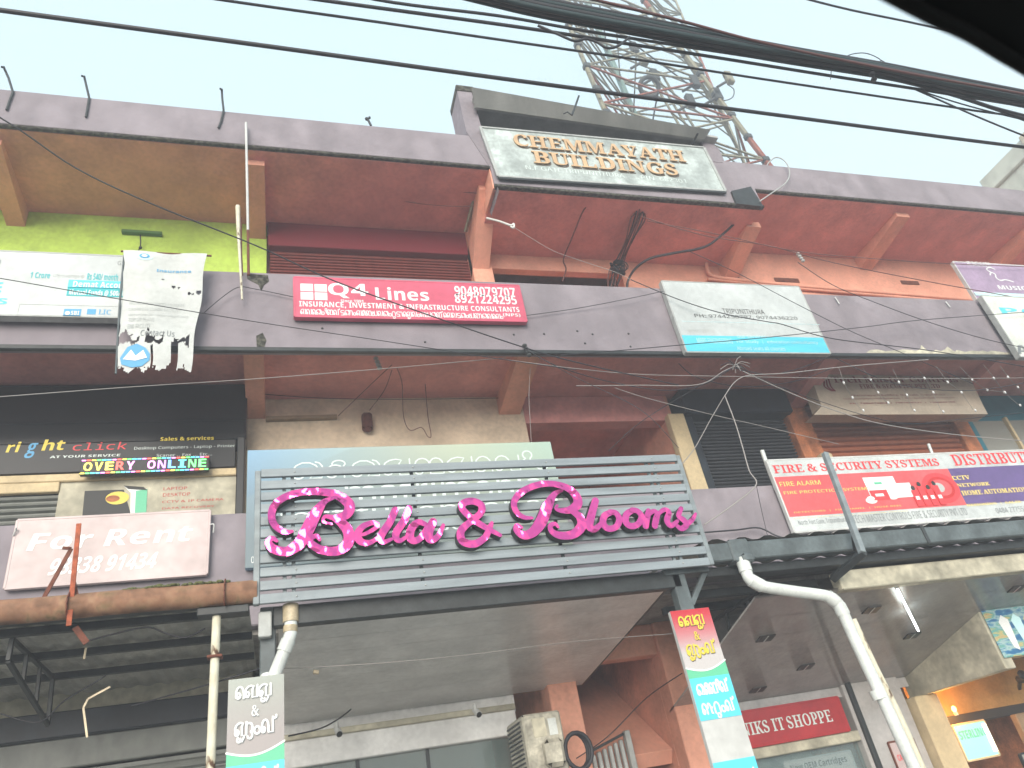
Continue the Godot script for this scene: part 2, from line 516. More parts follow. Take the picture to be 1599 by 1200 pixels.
	for q in [["yellow", Color(1, .85, .1)], ["red", Color(1, .1, .08)], ["pink", Color(1, .3, .9)], ["violet", Color(.7, .25, 1)], ["blue", Color(.15, .45, 1)], ["cyan", Color(.1, .9, 1)], ["green", Color(.15, 1, .2)]]:
		glow("led_" + q[0], q[1], 1.3)

# ---------------------------------------------------------------- scene
func _ready() -> void:
	rng.seed = 7
	var cam := Camera3D.new()
	cam.name = "camera"
	cam.fov = 54.77
	cam.near = .05
	cam.far = 400.0
	cam.transform = Transform3D(Basis(Vector3(0.954356, -0.167077, 0.247569), Vector3(0.003868, 0.835745, 0.549105), Vector3(-0.298647, -0.523083, 0.798244)), v(0, 1.4, 7.4))
	var lens := CameraAttributesPhysical.new()
	lens.frustum_focal_length = 12.0 / tan(deg_to_rad(54.77 / 2))
	lens.frustum_focus_distance = 9.0
	lens.frustum_near = .05
	lens.frustum_far = 400.0
	lens.exposure_aperture = 8.0
	cam.attributes = lens
	add_child(cam)
	cam.current = true
	var env := Environment.new()
	env.background_mode = Environment.BG_SKY
	var sm := ProceduralSkyMaterial.new()
	sm.sky_top_color = Color(.615, .695, .73)
	sm.sky_horizon_color = Color(.86, .93, .93)
	sm.sky_curve = .35
	sm.ground_bottom_color = Color(.3, .3, .3)
	sm.ground_horizon_color = Color(.55, .58, .58)
	sm.sun_angle_max = 20.0
	var sky := Sky.new()
	sky.sky_material = sm
	env.sky = sky
	env.tonemap_mode = Environment.TONE_MAPPER_LINEAR
	env.tonemap_exposure = 2.6
	env.fog_enabled = true
	env.fog_density = .012
	env.fog_light_color = Color(.93, .95, 1)
	env.sdfgi_enabled = true
	env.ssao_enabled = true
	env.ssil_enabled = true
	var we := WorldEnvironment.new()
	we.name = "world_environment"
	we.environment = env
	add_child(we)
	var sun := DirectionalLight3D.new()
	sun.name = "sun"
	sun.light_energy = .95
	sun.light_color = Color(1, .97, .92)
	sun.light_angular_distance = 36.0
	sun.shadow_enabled = true
	sun.rotation_degrees = Vector3(-14, -22, 0)
	add_child(sun)
	make_textures()
	make_materials()
	setting()
	building()
	canopies()
	band_signs()
	first_floor()
	ground_floor()
	slat_sign()
	name_board()
	tower()
	small_things()
	cables()

func setting() -> void:
	struct("ground", bx(v(-45, -.3, -40), v(50, -.004, 45)), mats.paver)
	struct("road", bx(v(-45, -.2, 3.6), v(50, .0, 13)), mats.asphalt)
	struct("pavement", bx(v(-45, -.2, -1.4), v(50, .14, 3.6)), mats.paver)

func corrugated(n: int, x0: float, x1: float, amp: float, f: Callable) -> MB: # ridges run from front to back; f(x, s, h) gives the point
	var b := MB.new()
	for i in n * 4:
		var xa := lerpf(x0, x1, i / (n * 4.0)); var xb := lerpf(x0, x1, (i + 1) / (n * 4.0))
		var ha := [0.0, 0.0, amp, amp][i % 4] as float; var hb := [0.0, amp, amp, 0.0][i % 4] as float
		b.quad(f.call(xa, 0.0, ha), f.call(xb, 0.0, hb), f.call(xb, 1.0, hb), f.call(xa, 1.0, ha))
	return b

func bracket(bd: Node3D, x0: float, x1: float, top: float, drop: float, zf: float, m: Material) -> void: # a cantilever rib that deepens towards the wall
	var b := MB.new()
	var t := Transform3D(Basis(Vector3(0, 0, 1), Vector3(0, 1, 0), Vector3(-1, 0, 0)), Vector3.ZERO) # outline x is world z
	b.prism(PackedVector2Array([p(-1.5, top + .02), p(-1.5, top - drop), p(zf, top - .1), p(zf, top + .02)]), -x1, -x0, t)
	part(bd, "bracket", b, m)

func shutter(bd: Node3D, x0: float, x1: float, y0: float, y1: float, pitch: float, z: float, m: Material, called := "rolling_shutter") -> void:
	var sh := part(bd, called, bx(v(x0, y0, z - .1), v(x1, y1, z - .06)), m)
	var n := int((y1 - y0) / pitch)
	var b := MB.new()
	var t := Transform3D(Basis(Vector3(0, 0, 1), Vector3(0, 1, 0), Vector3(-1, 0, 0)), Vector3.ZERO)
	b.prism(PackedVector2Array([p(-.06, .006), p(-.012, pitch * .22), p(0, pitch * .45), p(-.012, pitch * .7), p(-.06, pitch * .94)]), -x1, -x0, t)
	var me := b.mesh()
	for i in n:
		var o := put(sh, "slat", me, m)
		o.position += v(0, y0 + i * pitch, z)

func building() -> void:
	var bd := thing("commercial_building", "three storey shop building with purple parapet bands over salmon, lime and beige recessed walls", "building", v(5, 0, -1.5))
	# parapet bands
	part(bd, "roof_parapet", bx(v(-7, 10.29, -.16), v(17.2, 10.98, 0), .015), mats.purple)
	part(bd, "roof_edge", bx(v(-7, 10.245, -.05), v(17.2, 10.29, .01), .01), mats.moss)
	part(bd, "roof_slab", bx(v(-7, 10.252, -9), v(17.2, 10.5, -.16)), mats.orange_paint)
	part(bd, "middle_parapet", bx(v(-7, 6.76, -.14), v(17.2, 7.93, 0), .012), mats.purple)
	part(bd, "middle_edge", bx(v(-7, 6.72, -.05), v(17.2, 6.78, .01), .008), mats.steel_dark)
	part(bd, "middle_slab", bx(v(-7, 7.0, -9), v(17.2, 7.18, -.14)), mats.red_paint)
	part(bd, "lower_parapet", bx(v(-7, 3.55, -.14), v(17.2, 4.70, 0), .012), mats.purple)
	part(bd, "lower_slab", bx(v(-7, 3.5, -9), v(17.2, 3.72, -.14)), mats.concrete)
	# soffit colours of the second floor: the left bay is painted orange, the others red
	part(bd, "soffit", bx(v(-7, 10.24, -1.5), v(-.32, 10.2535, -.051)), mats.orange_paint)
	part(bd, "soffit", bx(v(-.32, 10.238, -1.5), v(3.1, 10.2535, -.051)), mats.red_paint)
	part(bd, "soffit", bx(v(7.95, 10.238, -1.5), v(17.2, 10.2535, -.051)), mats.red_paint)
	# deeper centre bay
	part(bd, "centre_soffit", bx(v(3.13, 9.83, -1.5), v(7.9, 10.24, -.061)), mats.red_paint)
	part(bd, "centre_fascia", bx(v(3.12, 9.87, -.06), v(7.9, 10.34, .02), .012), mats.purple)
	part(bd, "centre_edge", bx(v(3.115, 9.82, -.06), v(7.91, 9.87, .03), .01), mats.moss)
	part(bd, "centre_cheek", bx(v(3.10, 9.82, -.55), v(3.13, 10.24, -.02)), mats.salmon)
	var dk := MB.new()
	dk.prism(PackedVector2Array([p(7.345, 10.121), p(7.788, 10.278), p(7.855, 9.801), p(7.33, 9.812)]), .02, .06)
	part(bd, "slate_patch", dk, mats.steel_dark)
	for q in [[-3.68, -3.45], [-.45, -.2], [11.12, 11.42], [14.5, 14.8]]:
		bracket(bd, q[0], q[1], 10.24, .3, -.22, mats.salmon)
	bracket(bd, 3.0, 3.28, 10.24, .95, -.35, mats.salmon)
	bracket(bd, 7.8, 8.1, 9.9, .42, -.42, mats.salmon)
	for q in [[-3.7, -3.45], [-.42, -.19], [3.04, 3.36], [8.0, 8.3], [11.5, 11.8], [14.9, 15.2]]:
		bracket(bd, q[0], q[1], 7.0, .3, -.2, mats.red_paint if q[0] > 3.5 else mats.salmon)
	# second floor walls
	part(bd, "wall", bx(v(-7, 7.18, -1.7), v(-.19, 10.25, -1.5)), mats.lime)
	part(bd, "shutter_box", bx(v(-.17, 9.75, -1.6), v(3.0, 10.24, -1.42), .01), mats.print_maroon)
	part(bd, "wall", bx(v(-.19, 7.18, -1.9), v(3.02, 10.25, -1.74)), mats.red_paint)
	shutter(bd, -.14, 3.0, 7.9, 9.75, .06, -1.5, mats.shutter_red)
	part(bd, "pilaster", bx(v(3.0, 7.18, -1.7), v(3.34, 9.9, -1.36), .01), mats.salmon)
	part(bd, "lintel", bx(v(3.34, 9.52, -1.62), v(5.75, 9.86, -1.47), .008), mats.salmon)
	part(bd, "wall", bx(v(3.34, 7.18, -2.2), v(5.75, 9.52, -2.05)), mats.red_paint)
	part(bd, "yellow_band", bx(v(3.4, 8.6, -2.05), v(4.15, 9.02, -1.99)), mats.print_yellow)
	part(bd, "wall", bx(v(5.75, 7.18, -1.7), v(17.2, 10.25, -1.5)), mats.salmon)
	for q in [[8.95, 9.5, 9.52], [12.0, 12.45, 9.6]]:
		part(bd, "ventilator", bx(v(q[0], q[2], -1.52), v(q[1], q[2] + .1, -1.48), .01), mats.rust_bar)
	for q in [[9.3, 10.75, 8.72], [11.3, 12.4, 8.75], [6.6, 7.1, 8.75]]:
		part(bd, "lintel_slot", bx(v(q[0], q[2], -1.52), v(q[1], q[2] + .09, -1.47), .01), mats.rust_bar)
	# first floor walls
	part(bd, "wall", bx(v(-.43, 3.72, -1.7), v(3.42, 7.0, -1.5)), mats.beige)
	part(bd, "wall", bx(v(-7, 3.72, -1.7), v(-.43, 7.0, -1.55)), mats.cream)
	part(bd, "passage_wall", bx(v(3.42, 3.72, -5.2), v(5.85, 7.0, -5.0)), mats.salmon)
	part(bd, "passage_wall", bx(v(3.3, 3.72, -5.0), v(3.418, 7.0, -1.7)), mats.salmon)
	part(bd, "passage_beam", bx(v(3.42, 6.55, -1.75), v(5.8, 7.0, -1.5), .01), mats.red_paint)
	part(bd, "jamb", bx(v(5.72, 3.72, -5.0), v(5.86, 7.0, -1.52)), mats.salmon)
	part(bd, "jamb", bx(v(5.7, 3.72, -1.52), v(5.98, 6.6, -1.38), .01), mats.cream)
	part(bd, "wall", bx(v(5.86, 3.72, -1.9), v(17.2, 7.0, -1.72)), mats.navy)
	shutter(bd, 6.12, 7.86, 4.9, 6.58, .058, -1.5, mats.shutter_dark)
	part(bd, "shutter_guide", bx(v(5.98, 4.7, -1.6), v(6.12, 6.7, -1.4), .01), mats.navy)
	part(bd, "shutter_box", bx(v(5.98, 6.55, -1.7), v(7.95, 7.0, -1.3), .02), mats.navy)
	part(bd, "jamb", bx(v(7.9, 4.7, -1.66), v(8.08, 7.0, -1.42), .01), mats.orange_jamb)
	part(bd, "jamb", bx(v(8.1, 4.7, -1.66), v(8.34, 7.0, -1.46), .01), mats.orange_jamb)
	shutter(bd, 8.34, 11.3, 4.9, 6.9, .1, -1.52, mats.shutter_brown)
	part(bd, "jamb", bx(v(11.3, 4.7, -1.66), v(11.62, 7.0, -1.44), .01), mats.orange_jamb)
	var win := part(bd, "window", bx(v(11.66, 4.7, -1.7), v(16.5, 7.0, -1.62)), mats.teal_frame)
	for k in 5:
		part(win, "pane", bx(v(11.86 + k * .9, 5.2, -1.63), v(12.66 + k * .9, 6.45, -1.60)), mats.pane_grey)
		part(win, "frame", bx(v(12.68 + k * .9, 4.9, -1.64), v(12.74 + k * .9, 6.5, -1.55), .006), mats.cream)
	part(win, "frame", bx(v(11.66, 4.7, -1.64), v(11.8, 7.0, -1.5), .01), mats.teal_frame)
	part(win, "sill", bx(v(11.8, 4.98, -1.64), v(16.5, 5.1, -1.5), .01), mats.cream)
	# peeled strip along the foot of the middle band, right of the centre
	var pe := MB.new()
	var up := PackedVector2Array()
	var x := 8.6
	while x < 13.4:
		up.append(p(x, 6.82 + rng.randf() * .05 + (.1 if rng.randf() > .9 else 0.0)))
		x += .06 + rng.randf() * .1
	up.append(p(13.4, 6.785)); up.append(p(8.5, 6.785))
	pe.prism(up, 0.001, .004)
	part(bd, "peeled_strip", pe, mats.cream_pale)
	# stains and fixing holes on the middle band
	for i in 16:
		var b := MB.new()
		var c := v(rng.randf_range(-.4, 8.5), 6.85 + rng.randf() * .3, .003)
		b.ball(c, v(.016, .016, .006), 8, 4)
		part(bd, "fixing_hole", b, mats.print_black)
	for q in [[p(-0.389, 7.897), p(-0.141, 7.889), p(-0.125, 7.785), p(-0.185, 7.72), p(-0.214, 7.626), p(-0.252, 7.727), p(-0.313, 7.766), p(-0.38, 7.814)], [p(-0.265, 6.939), p(-0.194, 6.988), p(-0.15, 6.876), p(-0.178, 6.755), p(-0.255, 6.744)]]:
		var b := MB.new()
		b.prism(PackedVector2Array(q), .001, .004)
		part(bd, "stain", b, mats.moss)
	# body behind: sides, back, rear rooms
	part(bd, "side_wall", bx(v(-7.2, 0, -9), v(-7, 10.5, -.2)), mats.salmon)
	part(bd, "side_wall", bx(v(17.2, 0, -9), v(17.4, 10.5, -.2)), mats.salmon)
	part(bd, "back_wall", bx(v(-7.2, 0, -9.2), v(17.4, 10.5, -9)), mats.salmon)

func name_board() -> void:
	var bd := get_node("commercial_building") as Node3D
	# raised centre parapet: two piers, a dark recess and a tin hood
	var pl := MB.new()
	pl.prism(PackedVector2Array([p(2.83, 12.125), p(3.078, 12.17), p(3.168, 9.721), p(3.111, 10.252), p(2.846, 11.056)]), -.5, .01)
	part(bd, "pier", pl, mats.purple_flat)
	part(bd, "pier", bx(v(7.22, 10.9, -.5), v(7.5, 11.45, .01), .01), mats.purple_flat)
	var rc := MB.new()
	rc.prism(PackedVector2Array([p(3.05, 10.4), p(7.5, 10.4), p(7.5, 11.45), p(3.05, 11.85)]), -1.2, -1.1)
	part(bd, "recess_wall", rc, mats.purple_flat)
	rc = MB.new()
	rc.prism(PackedVector2Array([p(3.05, 11.8), p(7.5, 11.4), p(7.5, 11.45), p(3.05, 11.85)]), -1.1, .14)
	part(bd, "recess_roof", rc, mats.tin)
	part(bd, "recess_side", bx(v(2.95, 10.4, -1.2), v(3.05, 11.8, -.3)), mats.purple_flat)
	part(bd, "recess_side", bx(v(7.5, 10.4, -1.2), v(7.6, 11.4, -.05)), mats.purple_flat)
	part(bd, "recess_floor", bx(v(3.05, 10.4, -1.1), v(7.5, 10.5, -.2)), mats.concrete)
	part(bd, "pier_cap", bx(v(2.82, 12.08, -.5), v(3.12, 12.22, .03), .01), mats.moss)
	var ho := MB.new()
	var ridge := []
	for i in 9:
		ridge.append([i / 8.0, .045 if i % 2 == 0 else -.045])
	for i in 8:
		var f := func(xx: float, s: float, h: float) -> Vector3:
			var a: Vector3 = v(3.027, 11.51, 0.1); var b2: Vector3 = v(7.184, 11.317, 0.1); var c: Vector3 = v(3.017, 11.883, 0.2); var d: Vector3 = v(7.315, 11.471, 0.2)
			return a.lerp(b2, xx).lerp(c.lerp(d, xx), s) + Vector3(0, 0, 1) * h
		for j in 12:
			ho.quad(f.call(j / 12.0, ridge[i][0], ridge[i][1]), f.call((j + 1) / 12.0, ridge[i][0], ridge[i][1]), f.call((j + 1) / 12.0, ridge[i + 1][0], ridge[i + 1][1]), f.call(j / 12.0, ridge[i + 1][0], ridge[i + 1][1]))
	part(bd, "tin_hood", ho, mats.tin)
	var hb := MB.new()
	hb.bar(v(6.96, 11.259, 0.3), v(6.947, 11.225, 0.05), .03, .03)
	part(bd, "hood_bracket", hb, mats.steel_dark)
	var s := thing("name_board", "grey roof name board with raised gold letters under a tin hood", "sign", v(5.1, 10.1, .1))
	var q: Array = [v(3.071, 11.111, 0.07), v(7.166, 11.18, 0.07), v(7.208, 10.085, 0.07), v(3.184, 9.981, 0.07)]
	var pa := MB.new()
	for k in 4: pa.quad(q[k], q[(k + 1) % 4], q[(k + 1) % 4] - v(0, 0, .06), q[k] - v(0, 0, .06))
	pa.quad(q[3], q[2], q[1], q[0], Vector3.BACK)
	part(s, "panel", pa, mats.chem_grey)
	var fr := MB.new()
	for k in 4: fr.bar((q[k] as Vector3) + v(0, 0, .004), (q[(k + 1) % 4] as Vector3) + v(0, 0, .004), .05 if k % 2 else .035, .03, Vector3.BACK)
	part(s, "frame", fr, mats.zinc)
	var bt := MB.new()
	bt.bar((q[3] as Vector3) + v(0, -.03, 0), (q[2] as Vector3) + v(0, -.03, 0), .05, .03, Vector3.BACK)
	part(s, "bottom_rail", bt, mats.steel_dark)
	# the letters follow the board's slight slope
	var w := [["CHEMMAYATH", 3.58, 10.72, 6.66, 11.0, "rb", true], ["BUILDINGS", 3.83, 10.35, 6.4, 10.63, "rb", true], ["N.F GATE TRIPUNITHURA", 3.67, 10.2, 5.37, 10.29, "s", false], ["PIN  682301", 5.67, 10.2, 6.5, 10.29, "s", false]]
	for e in w:
		if e[6]:
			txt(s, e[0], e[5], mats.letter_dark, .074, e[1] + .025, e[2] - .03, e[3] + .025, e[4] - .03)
			var o := txt(s, e[0], e[5], mats.gold, .08, e[1], e[2], e[3], e[4], 0, .018)
			o.name = "raised_letters"
		else:
			txt(s, e[0], e[5], mats.print_pale, .076, e[1], e[2], e[3], e[4])

func board(called: String, label: String, x0: float, y0: float, x1: float, y1: float, z: float, th: float, face: Material, edge: Material, category := "sign") -> Node3D:
	var s := thing(called, label, category, v((x0 + x1) / 2, y0, z))
	part(s, "panel", bx(v(x0, y0, z - th), v(x1, y1, z), .004), face)
	var b := MB.new()
	for k in [[v(x0, y0, z), v(x1, y0, z)], [v(x0, y1, z), v(x1, y1, z)], [v(x0, y0, z), v(x0, y1, z)], [v(x1, y0, z), v(x1, y1, z)]]:
		b.bar(k[0] - v(0, 0, th * .5), k[1] - v(0, 0, th * .5), .024, th + .006, Vector3.BACK, .003)
	part(s, "frame", b, edge)
	return s

func zone(s: Node3D, m: Material, z: float, x0: float, y0: float, x1: float, y1: float, called := "print") -> void:
	part(s, called, bx(v(x0, y0, z - .002), v(x1, y1, z)), m)

func blob(s: Node3D, m: Material, z: float, pts: Array, called := "print") -> void:
	var b := MB.new()
	b.prism(PackedVector2Array(pts), z - .002, z)
	part(s, called, b, m)

func disc(c: Vector2, rx: float, ry: float, n := 20) -> Array:
	var o := []
	for i in n: o.append(c + Vector2(cos(TAU * i / n) * rx, sin(TAU * i / n) * ry))
	return o

func band_signs() -> void:
	# left finance board
	var s := board("finance_board", "white finance board with teal strips behind the torn banner", -4.6, 7.05, -1.62, 7.96, .16, .1, mats.white_vinyl, mats.zinc)
	txt(s, "Solutions for financial freedom", "s", mats.print_grey, .163, -3.9, 7.766, -2.957, 7.848)
	txt(s, "GSTIN 32AAB", "s", mats.print_grey, .163, -1.795, 7.815, -1.415, 7.878)
	txt(s, "1 Crore", "sb", mats.print_teal, .163, -2.644, 7.577, -2.451, 7.662)
	txt(s, "Life coverage @", "s", mats.print_mid, .163, -2.422, 7.588, -2.112, 7.652)
	txt(s, "Rs 540/ month", "sb", mats.print_teal, .163, -2.083, 7.577, -1.768, 7.68)
	zone(s, mats.print_cyan, .163, -2.259, 7.456, -1.685, 7.568)
	txt(s, "Demat Account", "sb", mats.print_white, .166, -2.209, 7.465, -1.623, 7.549)
	zone(s, mats.print_teal, .163, -2.256, 7.336, -1.675, 7.463)
	txt(s, "Mutual Funds @ 500/ Month", "sb", mats.print_white, .166, -2.232, 7.343, -1.546, 7.429)
	txt(s, "S", "sb", mats.print_cyan, .163, -2.897, 7.194, -2.804, 7.277)
	txt(s, "E", "sb", mats.print_cyan, .163, -2.961, 7.36, -2.883, 7.5)
	zone(s, mats.print_blue, .163, -2.25, 7.048, -2.083, 7.151)
	txt(s, "SBI", "sb", mats.print_white, .166, -2.178, 7.066, -2.098, 7.122)
	blob(s, mats.print_white, .166, disc([p(-2.212, 7.091)][0], .025, .025))
	zone(s, mats.print_blue, .163, -2.025, 7.082, -1.939, 7.156)
	txt(s, "LIC", "rb", mats.print_blue, .163, -1.912, 7.085, -1.793, 7.152)
	zone(s, mats.print_mid, .163, -2.68, 7.2, -1.66, 7.204, "rule")
	zone(s, mats.print_mid, .163, -2.684, 7.07, -2.68, 7.2, "rule")
	# torn banner: cloth sheet with ragged holes
	torn_banner()
	# pink consultants board
	s = board("consultants_board", "bright pink consultants board with four white squares on the middle band", 0.17, 7.17, 3.11, 7.79, .1, .07, mats.q_pink, mats.q_pink)
	for k in 4:
		var x0 := .245 + (k % 2) * .168; var y0 := 7.565 - (k / 2) * .135
		zone(s, mats.print_white, .103, x0, y0, x0 + .15, y0 + .118, "square")
	txt(s, "Q4", "sb", mats.print_white, .103, 0.578, 7.471, 1.07, 7.712)
	txt(s, "Lines", "sb", mats.print_white, .103, 1.158, 7.463, 1.842, 7.672)
	txt(s, "Since 1991", "sb", mats.print_white, .103, 0.722, 7.405, 0.998, 7.452)
	txt(s, "9048079707", "sb", mats.print_white, .103, 2.197, 7.579, 3.034, 7.737)
	txt(s, "8921224295", "sb", mats.print_white, .103, 2.18, 7.449, 3.028, 7.602)
	txt(s, "INSURANCE, INVESTMENT & INFRASTRUCTURE CONSULTANTS", "sb", mats.print_white, .103, 0.225, 7.307, 3.038, 7.404)
	script_word(s, "ba sa e la m ii da sa vi tta la aa m ba ee da ya sa la m rra tta aa e lla sa m ba ya la da vi e ba sa tta la m ya da aa la sa e ba m", mats.print_white, .103, 0.238, 7.199, 2.794, 7.278, .13)
	txt(s, "(NPS)", "sb", mats.print_white, .103, 2.796, 7.235, 3.036, 7.296)
	# white and cyan consultancy board
	s = board("consultancy_board", "white board with cyan foot and phone numbers on the middle band", 5.34, 6.70, 7.74, 7.98, .1, .08, mats.white_vinyl, mats.zinc)
	txt(s, "TRIPUNITHURA", "s", mats.print_black, .103, 6.175, 7.4, 6.89, 7.489)
	txt(s, "PH: 9744250797, 9074436220", "s", mats.print_black, .103, 5.676, 7.302, 7.43, 7.372)
	txt(s, "www.admission-consultancy guidance overseas study", "s", mats.print_palecyan, .103, 5.433, 7.221, 7.79, 7.247)
	txt(s, "9656525007 00", "s", mats.print_mid, .103, 5.486, 7.04, 5.907, 7.095)
	zone(s, mats.print_cyan, .103, 5.352, 6.71, 7.728, 6.985)
	for e in [["our services", 6.242, 6.951, 6.73, 7.018], ["For Study  |  education consultancy", 6.203, 6.849, 7.59, 6.917], ["Abroad seats all courses", 6.161, 6.736, 6.969, 6.803], ["MBBS ENGINEERING", 5.563, 6.85, 6.131, 6.938]]:
		txt(s, e[0], "s", mats.print_palecyan, .106, e[1], e[2], e[3], e[4])
	# music board and its neighbour
	s = board("music_board", "lilac music board above the parapet at far right", 11.42, 7.93, 14.2, 8.8, .02, .06, mats.music_purple, mats.white)
	txt(s, "ART SPACE ACADEMY", "s", mats.print_white, .024, 11.714, 8.718, 12.281, 8.828)
	txt(s, "MUSIC DANCE", "sb", mats.print_white, .024, 12.093, 8.186, 13.528, 8.28)
	zone(s, mats.print_palecyan, .024, 11.45, 8.02, 14.18, 8.1)
	var nb := MB.new()
	ribbon(nb, smooth_path([p(12.1, 8.52), p(12.16, 8.58), p(12.23, 8.54), p(12.2, 8.46), p(12.26, 8.4), p(12.4, 8.42), p(12.55, 8.38)]), _same(37, .025), .024)
	ribbon(nb, smooth_path([p(12.16, 8.58), p(12.1, 8.65), p(12.2, 8.7), p(12.3, 8.66)]), _same(19, .025), .0245)
	part(s, "printed_figure", nb, mats.print_white)
	s = board("popular_board", "pale board with blue capitals at the right end of the middle band", 11.36, 6.63, 14.6, 7.9, .16, .09, mats.pop_cream, mats.zinc)
	txt(s, "POINT", "sb", mats.print_cyan, .163, 11.569, 7.514, 13.983, 7.647)
	blob(s, mats.print_yellow, .163, disc(p(12.1, 7.12), .28, .14))
	blob(s, mats.print_yellow, .163, disc(p(12.9, 7.12), .35, .14))
	txt(s, "ALL", "sb", mats.print_grey, .163, 11.331, 6.681, 12.16, 6.859)
	# plain white board "For Rent"
	s = board("rent_board", "faded pink and white rental board above the rusty gutter", -2.33, 4.06, -.67, 4.71, .08, .04, mats.rent_pink, mats.rent_pink)
	txt(s, "For Rent", "sb", mats.rent_white, .083, -2.214, 4.398, -0.807, 4.562, .25)
	txt(s, "98338 91434", "sb", mats.rent_white, .083, -2.016, 4.153, -1.091, 4.308, .25)
	for e in [[v(-2.327, 4.607, 0.09), v(-2.338, 4.552, 0.09)], [v(-0.661, 4.55, 0.09), v(-0.628, 4.467, 0.09)]]:
		var tie := MB.new()
		tie.tube(smooth_path([e[0], (e[0] + e[1]) * .5 + v(.02, .03, .03), e[1]], 4), .008, 5)
		part(s, "tie", tie, mats.white)
	# blue printed board behind the slats
	s = thing("blue_board", "blue to cream board with white letters, half hidden by the slatted sign", "sign", v(1.35, 4.08, .09))
	part(s, "panel", bx(v(-.33, 4.08, .02), v(3.07, 5.37, .09), .004), printed("blue_print", "blue_print", .4, -.33, 4.08, 3.07, 5.37))
	script_word(s, "la ee la lla da ba e sa ii m", mats.print_pale, .093, .1, 5.0, 3.0, 5.2, .08)
	txt(s, "matrimonial", "s", mats.print_pale, .093, .65, 4.68, 2.95, 4.98)
	txt(s, "institution for all", "s", mats.print_pale, .093, .0, 4.5, 3.0, 4.68)
	txt(s, "OF SCC", "s", mats.print_pale, .093, 1.1, 4.33, 2.1, 4.45)
	txt(s, "04", "s", mats.print_white, .093, -0.274, 4.126, -0.216, 4.193)
	# fire and security flex board
	s = board("fire_board", "long red and purple fire and security board on the canopy edge", 5.94, 4.02, 12.6, 5.0, .1, .05, mats.white_vinyl, mats.white)
	zone(s, mats.print_rose, .103, 5.95, 4.22, 8.76, 4.76)
	zone(s, mats.print_purple, .103, 8.765, 4.22, 12.59, 4.76)
	txt(s, "FIRE & SECURITY SYSTEMS", "rb", mats.print_red, .104, 5.979, 4.812, 8.661, 4.924)
	txt(s, "DISTRIBUTION SYSTEMS", "rb", mats.print_red, .104, 8.92, 4.8, 11.9, 4.97)
	for e in [["FIRE ALARM", 5.987, 4.627, 6.599, 4.687], ["FIRE PROTECTION SYSTEMS", 5.997, 4.517, 7.327, 4.556], ["DETECTORS  |  FIRE PANEL  |  HOSE REEL", 6.035, 4.256, 7.698, 4.281], ["FIRE EXTINGUISHER  |  SPRINKLER SYSTEM", 6, 4.187, 7.75, 4.197]]:
		txt(s, e[0], "s", mats.print_yellow, .106, e[1], e[2], e[3], e[4])
	for e in [["CCTV", 8.753, 4.586, 9.057, 4.645], ["NETWORK", 8.766, 4.48, 9.345, 4.529], ["HOME AUTOMATION & ACCESS", 8.778, 4.356, 10.541, 4.421], ["DESIGNING  |  SALES  |  INSTALLATION", 8.751, 4.189, 10.582, 4.23]]:
		txt(s, e[0], "rb", mats.print_yellow, .106, e[1], e[2], e[3], e[4])
	txt(s, "TECH MASTER CONTROLS FIRE & SECURITY PVT LTD", "s", mats.print_grey, .104, 6.85, 4.08, 8.7, 4.18)
	txt(s, "North Fort Gate, Tripunithura", "s", mats.print_grey, .104, 6.04, 4.09, 6.75, 4.17)
	txt(s, "0484 2775544 Technical services", "s", mats.print_grey, .104, 9.2, 4.07, 10.6, 4.15)
	# printed pictures: panel, call point, smoke detectors, extinguishers, hose reel
	zone(s, mats.print_white, .1055, 7.278, 4.4, 7.775, 4.689, "printed_panel")
	zone(s, mats.print_green, .108, 7.425, 4.584, 7.546, 4.615, "printed_display")
	zone(s, mats.print_white, .106, 7.618, 4.381, 7.995, 4.584, "printed_panel")
	zone(s, mats.print_red, .1075, 7.289, 4.363, 7.57, 4.503, "printed_call_point")
	zone(s, mats.print_white, .1095, 7.357, 4.414, 7.49, 4.452, "printed_label")
	blob(s, mats.print_pale, .107, disc([p(7.26, 4.365)][0], .09, .045), "printed_detector")
	blob(s, mats.print_white, .109, disc([p(7.263, 4.392)][0], .06, .03), "printed_detector")
	blob(s, mats.print_pale, .107, disc([p(7.623, 4.409)][0], .09, .05), "printed_detector")
	blob(s, mats.print_red, .107, disc([p(8.481, 4.485)][0], .3, .22, 26), "printed_hose_reel")
	blob(s, mats.print_crimson, .109, disc([p(8.481, 4.485)][0], .22, .16, 22), "printed_hose_reel")
	blob(s, mats.print_rose, .111, disc([p(8.481, 4.485)][0], .17, .12, 22), "printed_hose_reel")
	blob(s, mats.print_mid, .113, disc([p(8.438, 4.487)][0], .09, .07), "printed_hub")
	for k in 4:
		var x0 := 7.95 + k * .125
		zone(s, mats.print_red, .1155 + k * .001, x0, 4.24, x0 + .1, 4.47 + (.05 if k % 2 else 0.0), "printed_extinguisher")
		zone(s, mats.print_white, .12, x0 + .02, 4.33, x0 + .08, 4.38, "printed_label")
		blob(s, mats.print_black, .1165 + k * .001, disc(p(x0 + .05, 4.5 + (.05 if k % 2 else 0.0)), .03, .035, 10), "printed_valve")

func _same(n: int, w: float) -> Array:
	var a := []
	for i in n: a.append(w)
	return a

